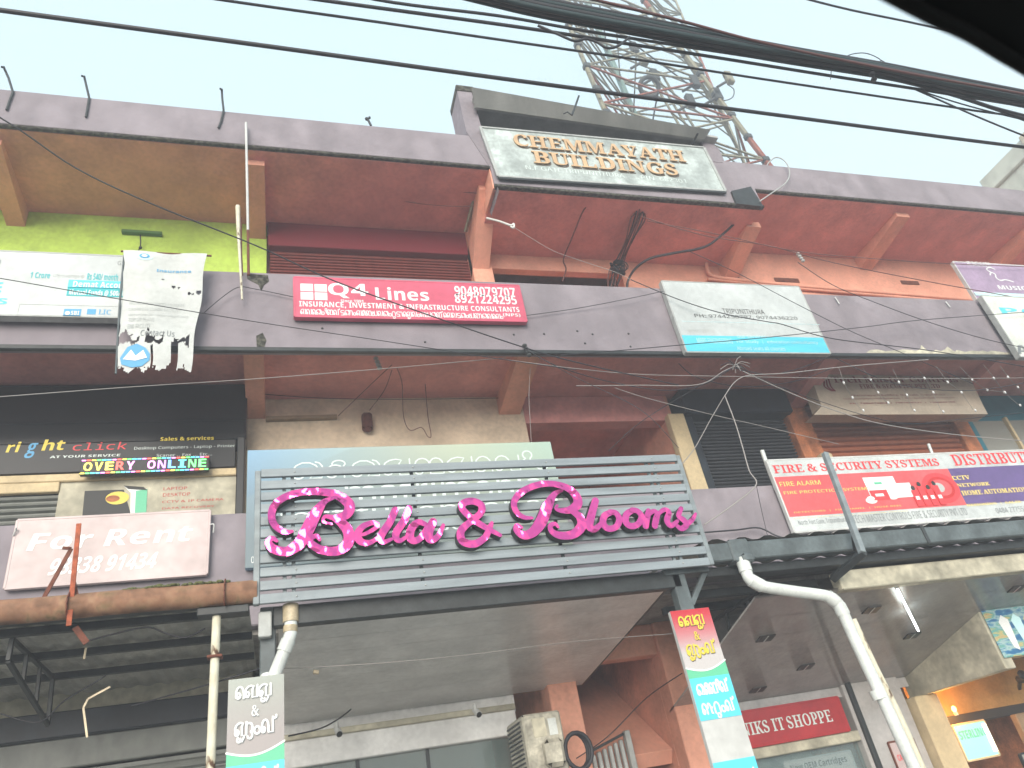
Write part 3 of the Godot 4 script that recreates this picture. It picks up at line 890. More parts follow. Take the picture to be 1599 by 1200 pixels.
func torn_banner() -> void:
	var s := thing("torn_banner", "torn white insurance banner hanging in tatters over the middle band", "banner", v(-1.25, 6.2, .22))
	var wob := func(q: Vector2) -> Vector3: return v(q.x, q.y, .24 + sin(q.x * 9.0 + q.y * 2.0) * .012 + sin(q.y * 5.0) * .012)
	# the sheet is a grid of small faces; those inside a hole are left out
	var lo := p(-1.76, 6.0); var hi := p(-.78, 7.98)
	var f := FastNoiseLite.new()
	f.seed = 21
	f.frequency = 5.5
	var edge_l := func(y: float) -> float: return lerpf(-1.64, -1.72, clampf((y - 6.2) / 1.75, 0, 1)) + .012 * sin(y * 14.0)
	var edge_r := func(y: float) -> float: return lerpf(-.93, -.83, clampf((y - 6.2) / 1.75, 0, 1)) + .012 * sin(y * 7.0 + 1.0)
	var b := MB.new()
	var g := MB.new()
	var ny := 120; var nx := 64
	for j in ny:
		for i in nx:
			var y0 := lerpf(6.24, 7.965, j / float(ny)); var y1 := lerpf(6.24, 7.965, (j + 1) / float(ny))
			var c := [p(lerpf(edge_l.call(y0), edge_r.call(y0), i / float(nx)), y0), p(lerpf(edge_l.call(y0), edge_r.call(y0), (i + 1) / float(nx)), y0), p(lerpf(edge_l.call(y1), edge_r.call(y1), (i + 1) / float(nx)), y1), p(lerpf(edge_l.call(y1), edge_r.call(y1), i / float(nx)), y1)]
			var u := (i + .5) / nx; var yy := (y0 + y1) * .5
			var nz := f.get_noise_2d(u * 1.3, yy) * .1 + f.get_noise_2d(u * 4.0, yy * 3.0) * .05
			var hole := yy < 6.74 + nz + .06 * sin(u * 21.0) and yy > 6.63 + nz * .6 and not (u > .28 and u < .36) and not (u > .6 and u < .74) and u < .93
			hole = hole or (u > .71 and u < .79 and yy < 6.66) or (u > .44 and u < .47 and yy < 6.6)
			hole = hole or yy < 6.28 + absf(nz) * 1.0 + .03 * sin(u * 30.0)
			for hc in [[.63, 7.46, .02], [.7, 7.45, .012], [.83, 7.37, .022], [.95, 7.38, .03], [.5, 7.56, .01], [.88, 7.36, .014]]:
				if Vector2((u - hc[0]) * .9, yy - hc[1]).length() < hc[2]: hole = true
			if hole: continue
			b.quad(wob.call(c[0]), wob.call(c[1]), wob.call(c[2]), wob.call(c[3]))
	part(s, "cloth", b, mats.vinyl_old)
	var rail := MB.new()
	rail.tube([v(-1.76, 7.965, .235), v(-.78, 7.955, .235)], .012, 6)
	part(s, "top_rail", rail, mats.rust_bar)
	var hem := MB.new()
	hem.tube(smooth_path([v(-1.722, 7.96, .23), v(-1.70, 7.3, .24), v(-1.675, 6.8, .23), v(-1.64, 6.24, .24)]), .012, 6)
	part(s, "hem", hem, mats.gutter_grey)
	var rows := [["Insurance", "sb", "print_blue", -1.36, 7.659, -0.989, 7.699], ["NO MEDICAL UPTO 75 YEARS", "s", "print_mid", -1.601, 7.175, -1.036, 7.215], ["CASHLESS CLAIM FACILITY", "s", "print_mid", -1.6, 7.093, -1.07, 7.13], ["NETWORK OF 10000 HOSPITALS", "s", "print_mid", -1.598, 7.013, -0.986, 7.041], ["TOP UP PLANS", "s", "print_mid", -1.591, 6.933, -1.328, 6.985], ["EMI FACILITY", "s", "print_mid", -1.588, 6.836, -1.359, 6.895], ["Contact Us", "s", "print_grey", -1.447, 6.726, -1.109, 6.804]]
	for r in rows:
		var m := text_mesh(r[0], r[1], r[3], r[4], r[5], r[6], 0)
		put(s, "lettering", _bend(m, wob, .006), mats[r[2]])
	for q in [[disc(p(-1.5, 7.87), .09, .05), "print_palecyan", .004], [disc(p(-1.5, 7.88), .055, .035), "print_blue", .008], [disc(p(-1.5, 7.88), .03, .02), "print_white", .012]]:
		var d := MB.new()
		var idx := Geometry2D.triangulate_polygon(PackedVector2Array(q[0]))
		for i in range(0, idx.size(), 3):
			d.tri(wob.call(q[0][idx[i]]) + v(0, 0, q[2]), wob.call(q[0][idx[i + 1]]) + v(0, 0, q[2]), wob.call(q[0][idx[i + 2]]) + v(0, 0, q[2]), Vector3.BACK)
		part(s, "printed_emblem", d, mats[q[1]])
	# lower blue emblem: ring with mountain shapes
	for q in [[[p(-1.62, 6.44), p(-1.6, 6.36), p(-1.5, 6.32), p(-1.4, 6.33), p(-1.33, 6.4), p(-1.33, 6.48), p(-1.38, 6.56), p(-1.47, 6.62), p(-1.56, 6.58)], "print_blue", .008], [[p(-1.59, 6.42), p(-1.52, 6.54), p(-1.47, 6.46), p(-1.4, 6.53), p(-1.355, 6.43), p(-1.47, 6.4)], "print_white", .014]]:
		var d := MB.new()
		var idx := Geometry2D.triangulate_polygon(PackedVector2Array(q[0]))
		for i in range(0, idx.size(), 3):
			d.tri(wob.call(q[0][idx[i]]) + v(0, 0, q[2]), wob.call(q[0][idx[i + 1]]) + v(0, 0, q[2]), wob.call(q[0][idx[i + 2]]) + v(0, 0, q[2]), Vector3.BACK)
		part(s, "printed_emblem", d, mats[q[1]])

func _bend(m: ArrayMesh, wob: Callable, off: float) -> ArrayMesh:
	var a := m.surface_get_arrays(0)
	var vv: PackedVector3Array = a[Mesh.ARRAY_VERTEX]
	for i in vv.size(): vv[i] = wob.call(Vector2(vv[i].x, vv[i].y)) + v(0, 0, off)
	a[Mesh.ARRAY_VERTEX] = vv
	var o := ArrayMesh.new()
	o.add_surface_from_arrays(Mesh.PRIMITIVE_TRIANGLES, a)
	return o

func first_floor() -> void:
	# computer shop front at the left: black glossy fascia, printed board, LED strip, poster
	var s := thing("computer_shop_fascia", "black glossy fascia of the computer shop with yellow and red letters", "sign", v(-2, 5.75, -1.0))
	part(s, "panel", bx(v(-6, 6.15, -1.4), v(-.4, 6.98, -1.075), .02), mats.black_panel)
	part(s, "ledge", bx(v(-6, 6.42, -1.075), v(-.4, 6.45, -1.06), .004), mats.black_panel)
	part(s, "board", bx(v(-6, 5.78, -1.12), v(-.52, 6.15, -1.06), .004), mats.black)
	txt(s, "ri", "sb", mats.print_gold, -1.057, -2.94, 6.052, -2.799, 6.187, .15)
	txt(s, "g", "sb", mats.print_blue, -1.057, -2.754, 5.972, -2.631, 6.165, .15)
	txt(s, "ht", "sb", mats.print_gold, -1.057, -2.591, 6.064, -2.353, 6.206, .15)
	txt(s, "click", "m", mats.print_red, -1.057, -2.281, 6.053, -1.708, 6.153, .15)
	txt(s, "AT YOUR SERVICE", "sb", mats.print_pale, -1.057, -2.494, 5.962, -1.774, 5.993, .1)
	txt(s, "Sales & services", "sb", mats.print_gold, -1.057, -1.364, 6.151, -0.77, 6.204)
	txt(s, "Desktop Computers - Laptop - Printer", "s", mats.print_pale, -1.057, -1.636, 6.031, -0.525, 6.081)
	txt(s, "Scaner .. Fax ... Etc...", "s", mats.print_pale, -1.057, -1.389, 5.937, -0.782, 5.975)
	part(s, "lower_rail", bx(v(-6, 5.68, -1.2), v(-.5, 5.775, -1.08), .01), mats.cream)
	part(s, "side_post", bx(v(-.5, 4.6, -1.4), v(-.41, 6.15, -1.0), .01), mats.black)
	s = thing("led_display", "rainbow scrolling LED strip hanging below the black computer shop board", "sign", v(-1.4, 5.5, -.95))
	var x0 := -2.14; var y0 := 5.68; var x1 := -.8; var y1 := 5.88
	part(s, "housing", bx(v(x0, y0, -1.0), v(x1, y1, -.95), .005), mats.black)
	var word := "OVERY ONLINE"
	var cols := ["yellow", "yellow", "yellow", "red", "pink", "", "pink", "violet", "blue", "cyan", "green", "green"]
	var cw := (x1 - x0 - .04) / word.length()
	for i in word.length():
		if word[i] == " ": continue
		put(s, "lit_letter", text_mesh(word[i], "sb", x0 + .02 + i * cw + .012, y0 + .05, x0 + .02 + (i + 1) * cw - .012, y1 - .045, -.947), mats["led_" + cols[i]])
	var names := ["yellow", "red", "pink", "blue", "cyan", "green"]
	for k in 2:
		for i in 26:
			var xx := lerpf(x0, x1, i / 26.0)
			part(s, "lit_border", bx(v(xx + .004, [y0 + .012, y1 - .026][k], -.949), v(xx + .046, [y0 + .026, y1 - .012][k], -.946)), mats["led_" + names[(i * 5 + k * 2) % 6]])
	s = thing("laptop_poster", "grey poster with a computer picture and red service list beside the shutter", "poster", v(-1.4, 4.6, -1.12))
	part(s, "panel", bx(v(-2.36, 4.6, -1.16), v(-.5, 5.69, -1.12), .004), mats.cream_pale)
	txt(s, "GSTIN : 32ARMPB1078D1ZD", "s", mats.print_grey, -1.117, -2.188, 5.729, -1.55, 5.732)
	for e in [["LAPTOP", -1.292, 5.531, -1.041, 5.568], ["DESKTOP", -1.293, 5.45, -1.003, 5.492], ["CCTV & IP CAMERA", -1.293, 5.37, -0.637, 5.399], ["DATA RECOVERY", -1.288, 5.291, -0.732, 5.314]]:
		txt(s, e[0], "s", mats.print_crimson, -1.117, e[1], e[2], e[3], e[4])
	blob(s, mats.print_black, -1.117, [p(-2.104, 5.565), p(-1.708, 5.561), p(-1.607, 5.255), p(-2.091, 5.246)], "printed_screen")
	blob(s, mats.print_gold, -1.1145, disc([p(-1.763, 5.459)][0], .12, .08), "printed_glow")
	blob(s, mats.orange_jamb, -1.112, disc([p(-1.808, 5.453)][0], .07, .04), "printed_glow")
	blob(s, mats.print_white, -1.116, [p(-1.705, 5.6), p(-1.462, 5.556), p(-1.448, 5.229), p(-1.612, 5.239), p(-1.631, 5.516)], "printed_case")
	blob(s, mats.print_green, -1.1135, [p(-1.58, 5.537), p(-1.462, 5.556), p(-1.448, 5.229), p(-1.566, 5.237)], "printed_case")
	blob(s, mats.print_black, -1.111, [p(-1.712, 5.609), p(-1.504, 5.582), p(-1.46, 5.539), p(-1.662, 5.566)], "printed_case")
	var bd := get_node("commercial_building") as Node3D
	shutter(bd, -5.5, -2.36, 4.7, 5.6, .072, -1.14, mats.shutter_grey)
	part(bd, "shutter_rail", bx(v(-5.5, 5.56, -1.16), v(-2.36, 5.68, -1.09), .008), mats.cream)
	s = board("grey_shop_plate", "small grey plate with dark shop name low on the left shutter", -3.1, 4.72, -2.42, 5.1, -1.0, .03, mats.shutter_grey, mats.zinc)
	txt(s, "Right Click", "sb", mats.print_grey, -.997, -2.98, 4.78, -2.48, 4.9)
	# controls shop board above the brown shutter
	s = thing("controls_shop_board", "beige lightbox board with maroon letters above the brown shutter", "sign", v(9.8, 6.3, -.9))
	var q: Array = [v(8.194, 7.014, -0.9), v(11.511, 6.934, -0.9), v(11.441, 6.356, -0.9), v(8.131, 6.394, -0.9)]
	var pa := MB.new()
	pa.quad(q[3], q[2], q[1], q[0], Vector3.BACK)
	for k in 4: pa.quad(q[k], q[(k + 1) % 4], (q[(k + 1) % 4] as Vector3) - v(0, 0, .25), (q[k] as Vector3) - v(0, 0, .25))
	part(s, "panel", pa, mats.tech_beige)
	var fl := MB.new()
	var u: Array = [v(8.082, 6.364, -0.85), v(11.372, 6.327, -0.85), v(11.363, 6.162, -0.85), v(7.87, 6.216, -0.85)]
	fl.quad(u[3], u[2], u[1], u[0], Vector3(0, -.3, .95))
	fl.quad(u[0], u[1], (u[1] as Vector3) - v(0, 0, .2), (u[0] as Vector3) - v(0, 0, .2))
	fl.quad(u[3], u[2], (u[2] as Vector3) - v(0, 0, .25), (u[3] as Vector3) - v(0, 0, .25))
	part(s, "bottom_flap", fl, mats.tech_beige)
	txt(s, "Tech Master Controls", "rb", mats.print_maroon, -.896, 8.559, 6.836, 11.191, 6.958)
	txt(s, "FIRE & SECURITY PVT LTD", "rb", mats.print_maroon, -.896, 9.049, 6.721, 10.727, 6.801)
	txt(s, "Chemmayath Building, N.F Gate, Tripunithura", "s", mats.print_maroon, -.896, 8.792, 6.563, 10.736, 6.606)
	txt(s, "Email : techmastercontrols@gmail.com  |  Web : www.techmastercontrols.com", "s", mats.print_maroon, -.896, 8.612, 6.504, 10.904, 6.54)
	txt(s, "Ph : 7306873803  |  7907606122  |  7306883109", "sb", mats.print_maroon, -.896, 8.695, 6.419, 10.863, 6.451)
	var em := MB.new()
	for k in 3:
		ribbon(em, smooth_path([p(8.4 + k * .05, 6.86 + k * .02), p(8.36 + k * .06, 6.76), p(8.46 + k * .03, 6.68)]), _same(13, .03), -.896 + k * .001)
	part(s, "printed_emblem", em, mats.print_maroon)
	# lock box on the orange jamb
	var lk := thing("meter_box", "small tan electric box on the orange jamb", "electric box", v(8.2, 5.6, -1.4))
	part(lk, "case", bx(v(8.1, 5.45, -1.42), v(8.28, 5.78, -1.28), .015), mats.pvc_old)
	part(lk, "cover", bx(v(8.12, 5.62, -1.28), v(8.26, 5.74, -1.24), .01), mats.cream)
	part(lk, "socket", bx(v(8.13, 5.34, -1.42), v(8.25, 5.43, -1.33), .01), mats.rust_bar)
	# fixtures on the beige wall
	var b := MB.new()
	b.bar(v(-0.18, 6.667, -1.46), v(0.735, 6.678, -1.46), .08, .05)
	solo("tube_light_batten", "long dark tube light batten on the beige wall", "light fitting", b, mats.wood)
	b = MB.new()
	var c: Vector3 = v(1.127, 6.593, -1.4)
	b.box(c + v(-.07, -.16, -.08), c + v(.07, .1, .06), .03)
	b.ball(c + v(0, -.14, 0), v(.06, .05, .05))
	solo("hanging_block", "dark red brick shaped block hanging by a cord on the beige wall", "block", b, mats.brick_red)

func slat_sign() -> void:
	var s := thing("slatted_sign", "grey slatted steel sign frame carrying pink shop name letters", "sign", v(1.86, 3.32, 1.3))
	var x0 := -.185; var x1 := 3.91; var y0 := 3.33; var y1 := 4.5
	for k in [[v(x0, y0, 1.29), v(x0, y1, 1.29)], [v(x1, y0, 1.29), v(x1, y1, 1.29)]]:
		var b := MB.new()
		b.bar(k[0], k[1], .05, .06, Vector3.BACK, .006)
		part(s, "frame_bar", b, mats.slat_frame)
	var n := 11
	for i in n:
		var b := MB.new()
		var yc := lerpf(y1 - .03, y0 + .035, i / float(n - 1))
		b.xbox(Transform3D(Basis(Vector3.RIGHT, .02 * sin(i * 2.3)) * Basis(Vector3.BACK, .0012 * sin(i * 1.7)), v((x0 + x1) / 2, yc, 1.31)), v(x1 - x0 - .052, .076, .034), .004)
		part(s, "slat", b, mats.slat_grey)
	for xx in [.03, .1, 1.15, 2.45, 3.55, 3.62]:
		var b := MB.new()
		b.bar(v(xx, y0 + .02, 1.272), v(xx, y1 - .02, 1.272), .03, .03, Vector3.BACK)
		part(s, "upright", b, mats.steel_dark if xx > 1 and xx < 3 else mats.slat_frame)
	var screws := MB.new()
	for i in n:
		for xx in [.12, 1.16, 2.46, 3.6]:
			screws.ball(v(xx, lerpf(y1 - .03, y0 + .035, i / float(n - 1)), 1.33), v(.008, .008, .004), 6, 4)
	var sc := part(s, "screws", screws, mats.zinc)
	sc.set_meta("kind", "stuff")
	# the shop name: brush letters, mirror pink faces with black returns
	var z := 1.43
	letter(s, [[[p(0.09, 3.875), p(0.03, 3.874), p(-0.035, 3.923), p(-0.07, 4.004), p(-0.055, 4.1), p(0.021, 4.177), p(0.141, 4.218), p(0.293, 4.222), p(0.441, 4.191), p(0.54, 4.119), p(0.563, 4.053), p(0.523, 3.99), p(0.437, 3.972), p(0.359, 3.989), p(0.342, 3.944), p(0.409, 3.917)], [.03, .05, .06, .065, .07, .07, .07, .075, .085, .1, .1, .09, .06, .035, .03, .02]], [[p(0.427, 3.967), p(0.493, 3.917), p(0.541, 3.834), p(0.531, 3.738), p(0.446, 3.678), p(0.324, 3.693), p(0.244, 3.748), p(0.235, 3.798), p(0.282, 3.818), p(0.306, 3.782)], [.05, .09, .1, .1, .09, .08, .07, .05, .045, .03]], [[p(0.429, 4.149), p(0.353, 4.118), p(0.277, 4.011), p(0.212, 3.878), p(0.149, 3.766), p(0.053, 3.702), p(-0.05, 3.726), p(-0.094, 3.789), p(-0.065, 3.819), p(-0.03, 3.795)], [.03, .06, .11, .12, .11, .09, .08, .06, .05, .03]]])
	letter(s, [[[p(0.597, 3.801), p(0.677, 3.813), p(0.766, 3.859), p(0.784, 3.892), p(0.737, 3.907), p(0.66, 3.877), p(0.614, 3.812), p(0.636, 3.748), p(0.709, 3.731), p(0.792, 3.776)], [.025, .035, .04, .045, .05, .06, .07, .07, .05, .03]]])
	letter(s, [[[p(0.947, 4.018), p(0.894, 3.909), p(0.809, 3.787), p(0.821, 3.729), p(0.898, 3.752)], [.065, .072, .072, .05, .03]]])
	letter(s, [[[p(1.07, 4.023), p(1.015, 3.913), p(0.934, 3.795), p(0.955, 3.731), p(1.029, 3.766)], [.065, .072, .072, .05, .03]]])
	letter(s, [[[p(1.194, 3.866), p(1.135, 3.888), p(1.075, 3.838), p(1.051, 3.764), p(1.08, 3.722), p(1.143, 3.746), p(1.213, 3.835)], [.05, .065, .075, .08, .07, .06, .06]], [[p(1.264, 3.885), p(1.214, 3.788), p(1.223, 3.718), p(1.293, 3.748), p(1.349, 3.844)], [.075, .09, .075, .055, .035]]])
	letter(s, [[[p(1.846, 3.721), p(1.724, 3.802), p(1.62, 3.887), p(1.541, 3.989), p(1.56, 4.044), p(1.644, 4.058), p(1.715, 4.017), p(1.704, 3.943), p(1.605, 3.87), p(1.502, 3.786), p(1.5, 3.692), p(1.598, 3.656), p(1.703, 3.707), p(1.757, 3.787), p(1.788, 3.84)], [.04, .06, .07, .07, .075, .075, .075, .07, .065, .075, .08, .075, .065, .06, .035]]])
	letter(s, [[[p(2.171, 3.865), p(2.094, 3.876), p(2.032, 3.936), p(2.03, 4.03), p(2.115, 4.122), p(2.277, 4.185), p(2.43, 4.191), p(2.568, 4.144), p(2.64, 4.061), p(2.64, 3.977), p(2.564, 3.923), p(2.467, 3.916), p(2.415, 3.938), p(2.435, 3.969)], [.03, .05, .06, .065, .07, .07, .07, .08, .095, .1, .085, .055, .035, .03]], [[p(2.561, 3.91), p(2.628, 3.843), p(2.627, 3.755), p(2.528, 3.681), p(2.403, 3.677), p(2.332, 3.718), p(2.325, 3.774), p(2.372, 3.79), p(2.396, 3.757)], [.06, .09, .1, .09, .08, .065, .05, .045, .03]], [[p(2.51, 4.114), p(2.426, 4.079), p(2.331, 3.956), p(2.249, 3.823), p(2.15, 3.725), p(2.056, 3.701), p(1.999, 3.753), p(2.013, 3.795), p(2.051, 3.774)], [.03, .06, .11, .12, .1, .085, .065, .05, .03]]])
	letter(s, [[[p(2.827, 3.999), p(2.743, 3.842), p(2.702, 3.75), p(2.744, 3.716), p(2.82, 3.761)], [.075, .085, .09, .07, .05]]])
	letter(s, [[[p(2.959, 3.874), p(2.878, 3.84), p(2.846, 3.766), p(2.885, 3.713), p(2.966, 3.726), p(3.016, 3.793), p(3.001, 3.858), p(2.946, 3.875)], [.06, .07, .075, .07, .065, .07, .065, .06]]])
	letter(s, [[[p(3.186, 3.88), p(3.109, 3.845), p(3.076, 3.77), p(3.115, 3.723), p(3.192, 3.737), p(3.251, 3.804), p(3.228, 3.864), p(3.172, 3.881)], [.06, .07, .075, .07, .065, .07, .065, .06]]])
	letter(s, [[[p(3.343, 3.864), p(3.298, 3.782), p(3.265, 3.713)], [.06, .07, .07]], [[p(3.314, 3.813), p(3.387, 3.855), p(3.42, 3.827), p(3.389, 3.77), p(3.357, 3.707)], [.04, .05, .06, .07, .07]], [[p(3.407, 3.808), p(3.499, 3.861), p(3.544, 3.832), p(3.498, 3.75), p(3.522, 3.696), p(3.604, 3.736)], [.04, .05, .06, .07, .06, .04]]])
	letter(s, [[[p(3.695, 3.87), p(3.642, 3.793), p(3.682, 3.745), p(3.694, 3.698), p(3.628, 3.663), p(3.585, 3.699)], [.05, .06, .07, .065, .06, .045]], [[p(3.679, 3.692), p(3.764, 3.739), p(3.827, 3.802)], [.05, .05, .03]]])

func letter(s: Node3D, st: Array) -> void:
	var f := MB.new()
	var d := MB.new()
	var k := 0
	for q in st:
		var wv := []
		for w in q[1]: wv.append(p(w * .9, 0))
		var w2 := []
		for w in smooth_path(wv, 7): w2.append(w.x)
		ribbon(f, smooth_path(q[0], 7), w2, 1.43 + k * .005, d, .085)
		k += 1
	var o := part(s, "letter", f, mats.foil)
	part(o, "letter_side", d, mats.black)

func truss(x: float, pts: Array, label: String) -> void: # black open bracket in a plane across the wall
	var s := thing("canopy_truss", label, "bracket", pts[0], "black trusses under the canopies")
	var names := ["top_chord", "front_post", "bottom_chord", "wall_post"]
	for k in 4:
		var b := MB.new()
		b.bar(pts[k], pts[(k + 1) % 4], .035, .035, Vector3.RIGHT)
		part(s, names[k], b, mats.steel_dark)
	for f in [.33, .66]:
		var b := MB.new()
		b.bar((pts[0] as Vector3).lerp(pts[1], f), (pts[3] as Vector3).lerp(pts[2], f), .03, .03, Vector3.RIGHT)
		part(s, "strut", b, mats.steel_dark)

func canopies() -> void:
	# left: corrugated sheet on purlins behind a rusty half round gutter
	var s := thing("left_canopy", "sooty corrugated sheet canopy on dark purlins at lower left", "canopy", v(-2.6, 3.4, 0))
	var sh := corrugated(34, -6.5, -.25, .02, func(x: float, t: float, h: float) -> Vector3: return v(x, lerpf(3.43, 3.46, t) + h, lerpf(1.2, -1.5, t)))
	part(s, "sheet", sh, mats.sheet)
	for zz in [.95, .25, -.45]:
		part(s, "purlin", bx(v(-6.5, 3.36, zz - .025), v(-.25, 3.42, zz + .025), .004), mats.steel_dark)
	var lipp := MB.new()
	lipp.box(v(-6.5, 3.39, 1.1), v(-.2, 3.43, 1.18), .005)
	part(s, "front_angle", lipp, mats.steel_dark)
	var g := thing("rusty_gutter", "rust brown pipe gutter streaked with moss along the left canopy", "gutter", v(-2, 3.46, 1.24))
	var gp := MB.new()
	var ring := []
	for i in 25: ring.append(v(-6.5 + i * 6.32 / 24.0, 3.455 + .004 * sin(i * 1.3), 1.26))
	gp.tube(ring, .09, 16)
	part(g, "pipe", gp, mats.rust_pipe)
	for xx in [-1.5, -.42]:
		var st := MB.new()
		var arc := []
		for k in 9: arc.append(v(xx, 3.455 + .098 * cos(PI * k / 8 - .3), 1.26 + .098 * sin(PI * k / 8 - .3)))
		for k in 8: st.bar(arc[k], arc[k + 1], .04, .008, Vector3.RIGHT, .001)
		part(g, "strap", st, mats.rust_bar)
	# moss tufts along the top of the gutter
	var mo := MB.new()
	for i in 150:
		var xx := -1.15 + rng.randf() * .75
		mo.ball(v(xx, 3.535 + rng.randf() * .012, 1.26 + rng.randf_range(-.03, .055)), v(.012 + rng.randf() * .02, .008 + rng.randf() * .008, .012), 6, 4)
	part(g, "moss", mo, M("moss_green", Color(.1, .11, .04), .95)).set_meta("kind", "stuff")
	# rusty bracket pieces standing before the rental board
	var rb := thing("rusty_bracket", "rusty bent steel flats standing on the gutter before the rental board", "bracket", v(-1.5, 3.3, 1.3))
	for e in [[[v(-1.506, 4.088, 1.33), v(-1.474, 3.289, 1.33)], "orange_bar", .035], [[v(-1.489, 3.625, 1.3), v(-1.445, 3.474, 1.3)], "rust_bar", .03], [[v(-1.566, 3.938, 1.2), v(-1.707, 3.54, 1.2)], "rust_bar", .03], [[v(-1.566, 3.938, 1.2), v(-1.629, 3.948, 1.2)], "rust_bar", .025], [[v(-1.457, 3.309, 1.22), v(-1.366, 3.183, 1.22)], "rust_bar", .045]]:
		var b := MB.new()
		b.bar(e[0][0], e[0][1], e[2], .012, Vector3.BACK, .002)
		part(rb, "flat", b, mats[e[1]])
	# right: grey box gutter, dark soffit frame, white fascia
	var c := thing("right_canopy", "grey metal canopy edge with box gutter running to the right", "canopy", v(8, 3.3, 1.2))
	part(c, "box_gutter", bx(v(3.9, 3.38, 1.12), v(16, 3.56, 1.24), .012), mats.gutter_grey)
	part(c, "gutter_joint", bx(v(4.2, 3.355, 1.1), v(4.42, 3.585, 1.262), .015), mats.gutter_grey)
	part(c, "gutter_strap", bx(v(6.6, 3.37, 1.24), v(6.64, 3.57, 1.255), .003), mats.steel_dark)
	var rs := corrugated(40, 3.9, 16.0, .03, func(x: float, t: float, h: float) -> Vector3: return v(x, lerpf(3.58, 3.7, t) + h, lerpf(1.22, .02, t)))
	part(c, "roof_sheet", rs, mats.sheet)
	part(c, "soffit_frame", bx(v(3.95, 3.28, .9), v(16, 3.37, 1.1), .006), mats.steel_dark)
	part(c, "white_fascia", bx(v(5.52, 3.05, .86), v(16, 3.25, 1.0), .01), mats.cream_pale)
	part(c, "beam", bx(v(3.9, 3.2, .1), v(5.5, 3.28, .18), .006), mats.steel_dark)
	part(c, "beam", bx(v(3.9, 3.2, .6), v(5.5, 3.28, .68), .006), mats.steel_dark)
	var bk := thing("leaning_bracket", "dark steel box section bracket leaning out from the grey gutter", "bracket", v(5.6, 3.2, 1.3))
	for e in [[[v(5.786, 4.493, 1.25), v(5.526, 3.271, 1.45)], .06], [[v(5.556, 3.282, 1.45), v(5.437, 3.167, 1)], .07], [[v(5.544, 3.466, 1.4), v(5.623, 3.364, 1.26)], .03]]:
		var b := MB.new()
		b.bar(e[0][0], e[0][1], e[1], e[1], Vector3.BACK, .006)
		part(bk, "bar", b, mats.slat_frame if e[1] == .06 else mats.steel_dark)
	# trusses
	truss(-1.9, [v(-1.95, 3.36, .9), v(-1.95, 3.36, -.35), v(-1.95, 2.98, -.42), v(-1.95, 3.2, .9)], "black truss bracket under the left corrugated canopy")
	truss(4.7, [v(4.75, 3.2, .9), v(4.75, 3.2, -.5), v(4.75, 2.9, -.6), v(4.75, 3.08, .9)], "black truss bracket beside the right pillar sign")
	# posts
	var po := thing("white_post", "peeling white and yellow steel post under the rusty gutter", "post", v(-.48, 0.14, 1.2))
	var pt := MB.new()
	pt.tube([v(-.48, .14, 1.2), v(-.48, 1.6, 1.2), v(-.48, 3.4, 1.2)], .033, 12)
	part(po, "pole", pt, mats.peel)
	part(po, "head_plate", bx(v(-.62, 3.3, 1.14), v(-.24, 3.36, 1.26), .005), mats.steel_dark)
	part(po, "collar", bx(v(-.535, 2.98, 1.15), v(-.425, 3.0, 1.25), .004), mats.rust_bar)
	# pillar signs
	pillar(-.375, 2.8, .395, "grey and blue pillar sign with white Malayalam letters under the slatted sign's left end", "grad_grey", "print_white")
	pillar(3.37, 2.955, .4, "red topped pillar sign with yellow Malayalam letters under the slatted sign's right end", "grad_red", "print_gold")
	# grey upright that carries the right pillar sign
	var up := thing("grey_upright", "grey steel upright above the red topped pillar sign", "post", v(3.57, 2.9, 1.15))
	part(up, "post", bx(v(3.52, 2.95, 1.08), v(3.66, 3.36, 1.2), .008), mats.gutter_grey)
	part(up, "gusset", bx(v(3.44, 3.3, 1.05), v(3.92, 3.36, 1.22), .006), mats.gutter_grey)
	var gs := MB.new()
	gs.bar(v(3.9, 3.31, 1.15), v(3.66, 3.02, 1.15), .05, .05)
	part(up, "brace", gs, mats.gutter_grey)
	var u2 := thing("grey_upright", "grey steel upright behind the left white downpipe", "post", v(-.12, .14, 1.1))
	part(u2, "post", bx(v(-.16, .14, 1.04), v(-.04, 3.36, 1.14), .008), mats.gutter_grey)
	part(u2, "bracket", bx(v(-.17, 3.1, 1.14), v(-.07, 3.3, 1.22), .008), mats.zinc)
	# downpipes
	var dp := thing("downpipe", "short white pipe with yellowed coupler behind the left pillar sign", "pipe", v(.05, 2.7, 1.2))
	var b1 := MB.new()
	b1.tube(smooth_path([v(.075, 3.34, 1.2), v(.075, 3.18, 1.2), v(.07, 3.1, 1.2), v(.03, 3.0, 1.19), v(-.09, 2.72, 1.16), v(-.11, 2.66, 1.1), v(-.11, .2, 1.06)], 4), .05, 14)
	part(dp, "pipe", b1, mats.pvc)
	for e in [[v(.075, 3.34, 1.2), v(.075, 3.2, 1.2), "pvc_old", .062], [v(.072, 3.17, 1.2), v(.07, 3.12, 1.2), "pvc_old", .056], [v(.055, 3.06, 1.195), v(.02, 2.98, 1.188), "pvc", .058]]:
		var b := MB.new()
		b.tube([e[0], e[1]], e[3], 14)
		part(dp, "coupler", b, mats[e[2]])
	var d2 := thing("downpipe", "long white downpipe bending down from the grey gutter joint", "pipe", v(5.2, .2, 1.2))
	var b2 := MB.new()
	b2.tube(smooth_path([v(4.31, 3.387, 1.25), v(4.29, 3.26, 1.25), v(4.305, 3.169, 1.25), v(4.406, 3.098, 1.25), v(4.737, 3.018, 1.25), v(5.076, 2.944, 1.25), v(5.166, 2.878, 1.25), v(5.189, 2.77, 1.25), v(5.208, 2.446, 1.25), v(5.247, 1.955, 1.25), v(5.283, 1.396, 1.25), v(5.315, 0.835, 1.25)], 4), .056, 16)
	part(d2, "pipe", b2, mats.pvc)
